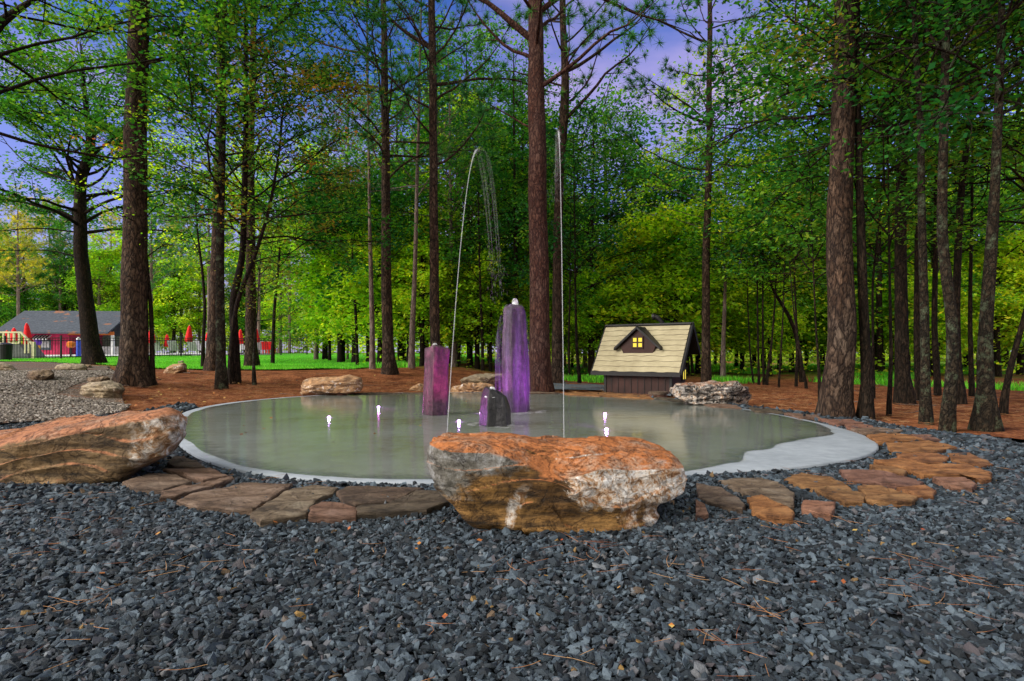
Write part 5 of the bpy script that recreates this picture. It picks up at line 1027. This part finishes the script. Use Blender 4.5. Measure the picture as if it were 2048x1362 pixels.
# -- middle distance trees
MID = [
 ('pine_tree','pale grey trunk left of all behind the fence end',[(632,721),(634,640),(637,540),(640,440)],[11,9,8,6],16,'pine',7,26,3.6,ND_GREEN,BARK_G),
 ('pine_tree','second pale trunk right of the fence end',[(648,720),(651,640),(654,540)],[9,8,6],15,'pine',7,24,3.4,ND_GREEN,BARK_G),
 ('pine_tree','pale grey pine with a slight lean at the corner of the lawn',[(684,725),(688,650),(692,540)],[13,11,8],16,'pine',7,26,3.6,ND_GREEN,BARK_G),
 ('pine_tree','narrow pale trunk directly beside the slightly leaning pale pine',[(695,722),(695,640),(694,560)],[6,5,4],14,'pine',7,20,3,ND_GREEN,BARK_G),
 ('pine_tree','grey trunk between lawn corner and the dark straight pine',[(745,740),(745,660),(742,540),(740,430)],[14,12,10,7],16,'pine',6,30,3.8,ND_GREEN,BARK_G),
 ('pine_tree','greyish brown trunk between the dark straight pine and the left column',[(823,738),(825,660),(830,540)],[16,13,10],16,'pine',6,30,3.8,ND_GREEN,BARK_G),
 ('sapling','slim dark stem left of the tall column',[(966,742),(964,660),(960,560)],[8,7,5],9,'broad',3,24,3,LF_GREEN,BARK_D),
 ('sapling','slim dark stem immediately left of the tall column',[(981,742),(981,660),(983,560)],[8,7,5],10,'broad',3,26,3,LF_DEEP,BARK_D),
 ('hardwood_tree','grey brown trunk behind the left jet',[(908,735),(906,660),(903,540)],[14,12,9],13,'broad',5,34,4,LF_DEEP,BARK_G),
 ('sapling','thin stem leaning right behind the left jet',[(915,735),(922,670),(932,600)],[6,5,4],8,'broad',3,20,2.6,LF_GREEN,BARK_D),
 ('hardwood_tree','dark trunk partly behind the tall column',[(1035,745),(1033,600),(1030,450)],[12,11,8],14,'broad',4.5,36,4,LF_GREEN,BARK_D),
 ('hardwood_tree','dark reddish trunk left of the hut roof',[(1181,752),(1181,640),(1183,480),(1186,360)],[13,11,9,6],11.5,'broad',4,46,4.6,LF_GREEN,BARK_D),
 ('sapling','thin bent stem between right jet and hut, set forward',[(1160,767),(1153,700),(1151,600)],[9,7,5],8,'broad',2.8,24,2.6,LF_DEEP,BARK_D),
 ('sapling','thin stem right behind the right jet',[(1139,758),(1137,680),(1140,580)],[6,5,4],8,'broad',2.6,22,2.6,LF_GREEN,BARK_D),
 ('hardwood_tree','dark trunk rising above the hut chimney',[(1358,750),(1359,640),(1362,520),(1366,400)],[11,10,8,5],9.5,'broad',4,40,3.4,LF_DEEP,BARK_D),
 ('sapling','slim dark stem behind the hut ridge',[(1333,748),(1332,640),(1322,540)],[7,6,4],9,'broad',3.5,24,3,LF_GREEN,BARK_D),
 ('sapling','curved thin stem over the right gable of the hut',[(1386,752),(1378,670),(1370,590),(1366,500)],[7,6,5,3],9,'broad',3.5,24,3,LF_DEEP,BARK_D),
 ('sapling','leaning thin stem between hut gable and slim pine',[(1372,752),(1384,660),(1396,570)],[6,5,4],8,'broad',3.5,20,2.6,LF_GREEN,BARK_D),
 ('sapling','thin stem seen above the middle of the hut roof',[(1270,748),(1268,640),(1266,540)],[6,5,4],9,'broad',3.2,24,3,LF_GREEN,BARK_D),
 ('hardwood_tree','pale trunk just right of the slim tall pine',[(1446,762),(1447,690),(1449,600),(1451,520)],[13,10,8,6],11,'broad',4.5,34,3.8,LF_YEL,BARK_G),
 ('sapling','first thin stem right of the mottled boulder',[(1507,766),(1502,720),(1496,640)],[5,4,3],6.5,'broad',2.8,18,2.2,LF_YEL,BARK_D),
 ('sapling','upright thin stem between first and paired ones, right of mottled boulder',[(1518,768),(1517,700),(1516,620)],[6,5,4],7,'broad',2.8,18,2.4,LF_GREEN,BARK_D),
 ('sapling','left stem of the close pair right of the mottled boulder',[(1528,768),(1528,700),(1527,610)],[6,5,4],7.5,'broad',2.8,18,2.4,LF_YEL,BARK_D),
 ('sapling','right stem of the close pair, leaning outwards',[(1532,768),(1540,700),(1549,610)],[7,5,4],7.5,'broad',2.8,18,2.4,LF_GREEN,BARK_D),
 ('sapling','single thin stem right of the close pair',[(1557,775),(1560,700),(1566,620)],[5,4,3],6.5,'broad',2.6,18,2.2,LF_YEL,BARK_D),
 ('hardwood_tree','dark stem with a long limb bending left, left of the large right pine',[(1606,764),(1602,720),(1592,670),(1572,620),(1545,585),(1532,540)],[13,11,9,8,6,5],6.8,'broad',2.8,40,3.0,LF_GREEN,BARK_D),
 ('sapling','straight dark stem crossing the bending limb',[(1592,775),(1592,690),(1590,600)],[7,6,4],7.5,'broad',3,22,2.6,LF_DEEP,BARK_D),
 ('sapling','slanting stem nearest the bending one on its right',[(1615,780),(1606,740),(1596,680),(1590,640)],[7,6,5,3],5.5,'broad',2.8,14,1.8,LF_GREEN,BARK_D),
 ('sapling','thin stem close to the left edge of the large right pine',[(1640,800),(1636,730),(1630,650)],[8,6,4],6,'broad',2.4,20,2.2,LF_GREEN,BARK_D),
 ('hardwood_tree','medium dark trunk seen between large right pine and its dark neighbour',[(1701,800),(1700,650),(1698,450)],[12,10,7],11,'broad',4,34,3.4,LF_GREEN,BARK_D),
 ('hardwood_tree','brown trunk deep behind the lichen spotted one',[(1876,790),(1874,650),(1870,450)],[14,12,9],12,'broad',4,36,3.6,LF_DEEP,BARK_D),
 ('hardwood_tree','slim trunk deep between mossy footed and spreading root trees',[(1944,790),(1940,650),(1946,450)],[11,9,6],11,'broad',3.8,34,3.6,LF_GREEN,BARK_D),
]
for k, a in enumerate(MID):
    nm, lb, pts, ws, H, kind, z0, n, L_, lm, bk = a
    tree(nm, lb, pts, ws, H, kind, z0, n, L_, lm, bk, 60 + k, per=9, size=0.14, nside=10, sub=5, sig=(0.26, 0.26, 0.12), ndl=(0.26, 0.011, 12))
# -- big leafy crowns behind the clearing
BIG = [
 ('broad leafy tree with rounded crown behind the central pine',[(1215,738),(1215,560),(1212,400)],[16,13,9],12.6,28),
 ('broad leafy tree filling the space between the jets',[(1050,738),(1048,560),(1046,400)],[14,12,8],14,29),
 ('leafy tree with dark crown right of the left column',[(940,736),(938,560),(935,380)],[14,12,8],15.5,27),
 ('leafy tree standing behind the dark straight pine',[(800,734),(800,560),(796,400)],[12,10,8],13.5,28),
 ('leafy crown behind the hut, sloping down to the sky gap',[(1300,738),(1298,560),(1296,420)],[14,12,8],9.8,29),
 ('low leafy crown left of the large right pine',[(1560,742),(1558,600),(1560,480)],[10,8,6],8.5,28),
 ('leafy crown filling the gap right of the large right pine',[(1760,745),(1758,560),(1756,380)],[15,12,9],14,25),
 ('leafy crown behind the lichen trunks on the right',[(1868,748),(1866,560),(1862,380)],[15,12,9],14.5,25),
 ('leafy crown behind the spreading root tree',[(1995,748),(1990,560),(1988,380)],[15,12,9],14,24),
 ('autumn tinted tree behind the middle left cluster',[(545,738),(548,620),(560,520)],[9,7,5],9.5,27),
 ('low spreading leafy tree in front of the pale trunks',[(715,745),(712,640),(706,560)],[8,7,5],8.0,24),
]
for k, (lb, pts, ws, H, D_) in enumerate(BIG):
    tree('hardwood_tree', lb, pts, ws, H, 'broad', 4.2, 44, 4.4, (LF_GREEN, LF_DEEP, LF_GREEN)[k % 3] if k != 9 else LF_YEL, BARK_D, 120 + k, per=11, size=0.17, nside=10, sub=7, sig=(0.30, 0.30, 0.13), D=D_, el=(0, 50), narrow=0.5)
# -- far wood: copied trees
protos = []
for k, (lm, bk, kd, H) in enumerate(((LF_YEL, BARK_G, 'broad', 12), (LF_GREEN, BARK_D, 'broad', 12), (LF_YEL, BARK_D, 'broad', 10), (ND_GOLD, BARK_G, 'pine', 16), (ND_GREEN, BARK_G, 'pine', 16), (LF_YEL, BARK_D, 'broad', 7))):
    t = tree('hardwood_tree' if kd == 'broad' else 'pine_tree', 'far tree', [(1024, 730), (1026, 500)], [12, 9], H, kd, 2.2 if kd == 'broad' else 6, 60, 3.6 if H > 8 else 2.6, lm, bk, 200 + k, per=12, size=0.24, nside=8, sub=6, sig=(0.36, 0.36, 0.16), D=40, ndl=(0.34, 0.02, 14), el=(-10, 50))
    protos.append(t); TREES.pop()
rg = np.random.default_rng(77); used = set(); placed = []
def far(px, Y, pi, sc): placed.append((px, Y, pi, sc))
far(38, 62, 3, 1.05); far(120, 68, 4, 1.0); far(302, 60, 4, 1.05); far(419, 58, 4, 1.1); far(517, 62, 4, 1.05); far(-30, 66, 3, 1.1); far(220, 70, 3, 1.05)
for px in range(-60, 640, 36): far(px + rg.uniform(-12, 12), rg.uniform(67, 80), int(rg.choice([0, 0, 2, 1, 3])), rg.uniform(0.95, 1.25))
for px in range(-40, 620, 75): far(px + rg.uniform(-12, 12), rg.uniform(84, 100), int(rg.choice([0, 4, 3])), rg.uniform(1.1, 1.5))
for px in range(640, 2100, 44):
    Yv = rg.uniform(28, 44); sk = 1180 < px < 1660
    far(px + rg.uniform(-10, 10), Yv, int(rg.choice([0, 1, 2, 5, 1])), rg.uniform(0.5, 0.72) if sk else rg.uniform(0.8, 1.15))
for px in range(650, 2100, 33): far(px + rg.uniform(-12, 12), rg.uniform(23, 36), 5, rg.uniform(0.5, 0.85))
placed.sort()
zone = lambda px: ('beyond the pavilion' if px < 300 else 'beyond the fence and red umbrellas' if px < 640 else 'between lawn corner and left column' if px < 880 else 'far behind the fountain columns' if px < 1130 else 'in the woods behind the hut' if px < 1400 else 'in woods right of the slim pine' if px < 1650 else 'deep in the dark woods on the right')
kinds_ = ('yellow green leafy tree', 'green leafy tree', 'yellow leafed tree', 'golden needled pine', 'pale barked far pine', 'low understory tree')
words_ = 'first second third fourth fifth sixth seventh eighth ninth tenth eleventh twelfth thirteenth fourteenth fifteenth sixteenth seventeenth eighteenth nineteenth twentieth'.split()
words_ += ['twenty-' + w for w in words_[:9]] + ['thirtieth'] + ['thirty-' + w for w in words_[:9]]
cnt = {}; first_use = set()
for px, Y, pi, sc in placed:
    kk = (zone(px), pi); cnt[kk] = cnt.get(kk, 0) + 1; lb = f'{words_[cnt[kk]-1]} from the left {kinds_[pi]} {zone(px)}'
    loc = (X(px, Y), Y, float(gz(X(px, Y), Y)) - 0.03); rz = rg.uniform(0, 6.28)
    if pi not in first_use:
        first_use.add(pi); t = protos[pi]; t.location = loc; t.rotation_euler = (0, 0, rz); t.scale = (sc,)*3; t['label'] = lb; t['group'] = 'trees of the far wood'
    else: copy_tree(protos[pi], loc, rz, sc, lb, 'trees of the far wood')
# -- the wood beyond reads as one mass
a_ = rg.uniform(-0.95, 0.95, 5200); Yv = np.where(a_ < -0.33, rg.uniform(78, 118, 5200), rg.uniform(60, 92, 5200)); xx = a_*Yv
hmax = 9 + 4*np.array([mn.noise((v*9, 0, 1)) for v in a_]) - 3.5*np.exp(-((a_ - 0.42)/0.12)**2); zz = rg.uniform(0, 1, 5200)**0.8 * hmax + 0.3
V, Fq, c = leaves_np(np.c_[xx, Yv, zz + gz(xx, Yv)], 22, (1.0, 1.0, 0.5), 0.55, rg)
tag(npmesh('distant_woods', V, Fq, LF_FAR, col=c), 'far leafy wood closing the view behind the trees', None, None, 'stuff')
# -- understory leaves low in the wood
n = 1100; Yv = rg.uniform(20, 46, n); a_ = rg.uniform(-0.30, 0.95, n); k = pool_sd(a_*Yv, Yv) > 8; Yv, a_ = Yv[k], a_[k]; xx = a_*Yv
V, Fq, c = leaves_np(np.c_[xx, Yv, gz(xx, Yv) + rg.uniform(0, 1, len(xx))**1.3 * 4.0 + 0.2], 16, (0.7, 0.7, 0.16), 0.17, rg)
tag(npmesh('undergrowth', V, Fq, LF_YEL, col=c), 'loose leafy undergrowth between the trunks', None, None, 'stuff')

# ------------------------------------------------------------------ litter
def needles(name, label, xy, zf, ln, r, mat, seed):
    rg = np.random.default_rng(seed); parts = []
    for x, y in xy:
        a = rg.uniform(0, 6.28); l_ = ln * rg.uniform(0.5, 1.1); b_ = rg.normal(0, 0.25); e = rg.uniform(-0.03, 0.18); z = zf(x, y) + rg.uniform(0.0, 0.012)
        q = [(x + math.cos(a + b_*s)*l_*s, y + math.sin(a + b_*s)*l_*s, z + e*l_*s) for s in (0, 0.33, 0.66, 1)]; parts.append(tube_np(q, [r, r, r*0.9, r*0.4], 3))
    V, Fq = merge(parts); return tag(npmesh(name, V, Fq, mat), label, 'pine needles', None, 'stuff')
m = MT('dry_needle', 0.7); v = m.vor(7, 'F1', None, 'Color'); m.col(m.ramp(v, [(0.2, (0.20, 0.07, 0.035)), (0.5, (0.38, 0.16, 0.06)), (0.8, (0.45, 0.27, 0.13))])); DN = m.m
cl = [(rg.uniform(-1, 1)*0.9*y, y) for y in rg.uniform(1.8, 7, 75)]; xy = []
for cx_, cy_ in cl:
    for _ in range(int(rg.integers(2, 9))): xy.append((cx_ + rg.normal(0, 0.07), cy_ + rg.normal(0, 0.07)))
xy += [(rg.uniform(-1, 1)*0.92*y, y) for y in rg.uniform(1.7, 6.5, 130)]
xy = np.array(xy); xy = xy[inpoly(xy[:, 0], xy[:, 1], BEDP)]
needles('fallen_needles', 'dry pine needles lying on the slate chips', xy, lambda x, y: 0.036, 0.13, 0.0011, DN, 5)
y = rg.uniform(8, 17, 16000); x = rg.uniform(-1, 1, 16000)*y*0.95; sd_ = pool_sd(x, y); k = (sd_ > 0.35) & (sd_ < 6) & ~inpoly(x, y, BEDP) & ~inpoly(x, y, pp); x, y = x[k], y[k]
needles('straw_needles', 'loose rust brown straw standing proud of the mulch', np.c_[x, y], lambda x, y: float(gz(x, y)) + 0.0, 0.20, 0.0022, DN, 6)
n = 80; y = rg.uniform(1.8, 6.5, n); x = rg.uniform(-0.95, 0.95, n)*y; k = inpoly(x, y, BEDP); x, y = x[k], y[k]
V, Fq, c = leaves_np(np.c_[x, y, np.full(len(x), 0.045)], 1, (0.001, 0.001, 0.003), 0.03, rg, flatness=1.2, kite=0.9)
m = MT('dead_leaf', 0.7); v = m.vor(9, 'F1', None, 'Color'); m.col(m.ramp(v, [(0.2, (0.22, 0.05, 0.02)), (0.5, (0.40, 0.15, 0.03)), (0.8, (0.40, 0.28, 0.08))]))
tag(npmesh('fallen_leaves', V, Fq, m.m), 'small orange and yellow dead leaves on the slate chips', 'leaves', None, 'stuff')
n = 420; a_ = rg.uniform(R(10), R(175), n); rr_ = rg.uniform(0.6, 5, n); x = PC[0] + (pool_r(a_) + rr_)*np.cos(a_); y = PC[1] + (pool_r(a_) + rr_)*np.sin(a_)
V, Fq, c = leaves_np(np.c_[x, y, gz(x, y) + 0.02], 1, (0.01, 0.01, 0.003), 0.06, rg, flatness=1.2, kite=0.9)
tag(npmesh('straw_leaves', V, Fq, m.m), 'scattered dead leaves on the pine straw', 'leaves', None, 'stuff')
n = 26; a_ = rg.uniform(0, 6.28, n); rr_ = rg.uniform(0.2, 0.85, n); x = PC[0] + pool_r(a_)*rr_*np.cos(a_); y = PC[1] + pool_r(a_)*rr_*np.sin(a_)
V, Fq, c = leaves_np(np.c_[x, y, np.full(n, 0.036)], 1, (0.01, 0.01, 0.0), 0.05, rg, flatness=3, kite=0.8)
tag(npmesh('floating_leaves', V, Fq, m.m), 'few dead leaves floating on the pool', 'leaves', None, 'stuff')

parts = []
for _ in range(170):
    y = rg.uniform(9, 19); x = rg.uniform(-1, 1)*y*0.9
    if pool_sd(x, y) < 0.6 or inpoly(np.array([x]), np.array([y]), BEDP)[0] or inpoly(np.array([x]), np.array([y]), pp)[0]: continue
    a = rg.uniform(0, 6.28); l_ = rg.uniform(0.15, 0.7); z = float(gz(x, y)) + 0.03; q = [(x + math.cos(a)*l_*t_ + rg.normal(0, 0.012), y + math.sin(a)*l_*t_ + rg.normal(0, 0.012), z + rg.uniform(0, 0.02)) for t_ in (0, 0.3, 0.6, 1)]
    parts.append(tube_np(q, np.array([1, 0.8, 0.6, 0.3]) * rg.uniform(0.004, 0.011), 5))
V, Fq = merge(parts); tag(npmesh('fallen_twigs', V, Fq, BARK_G), 'small dead twigs lying on the pine straw', 'twigs', None, 'stuff')
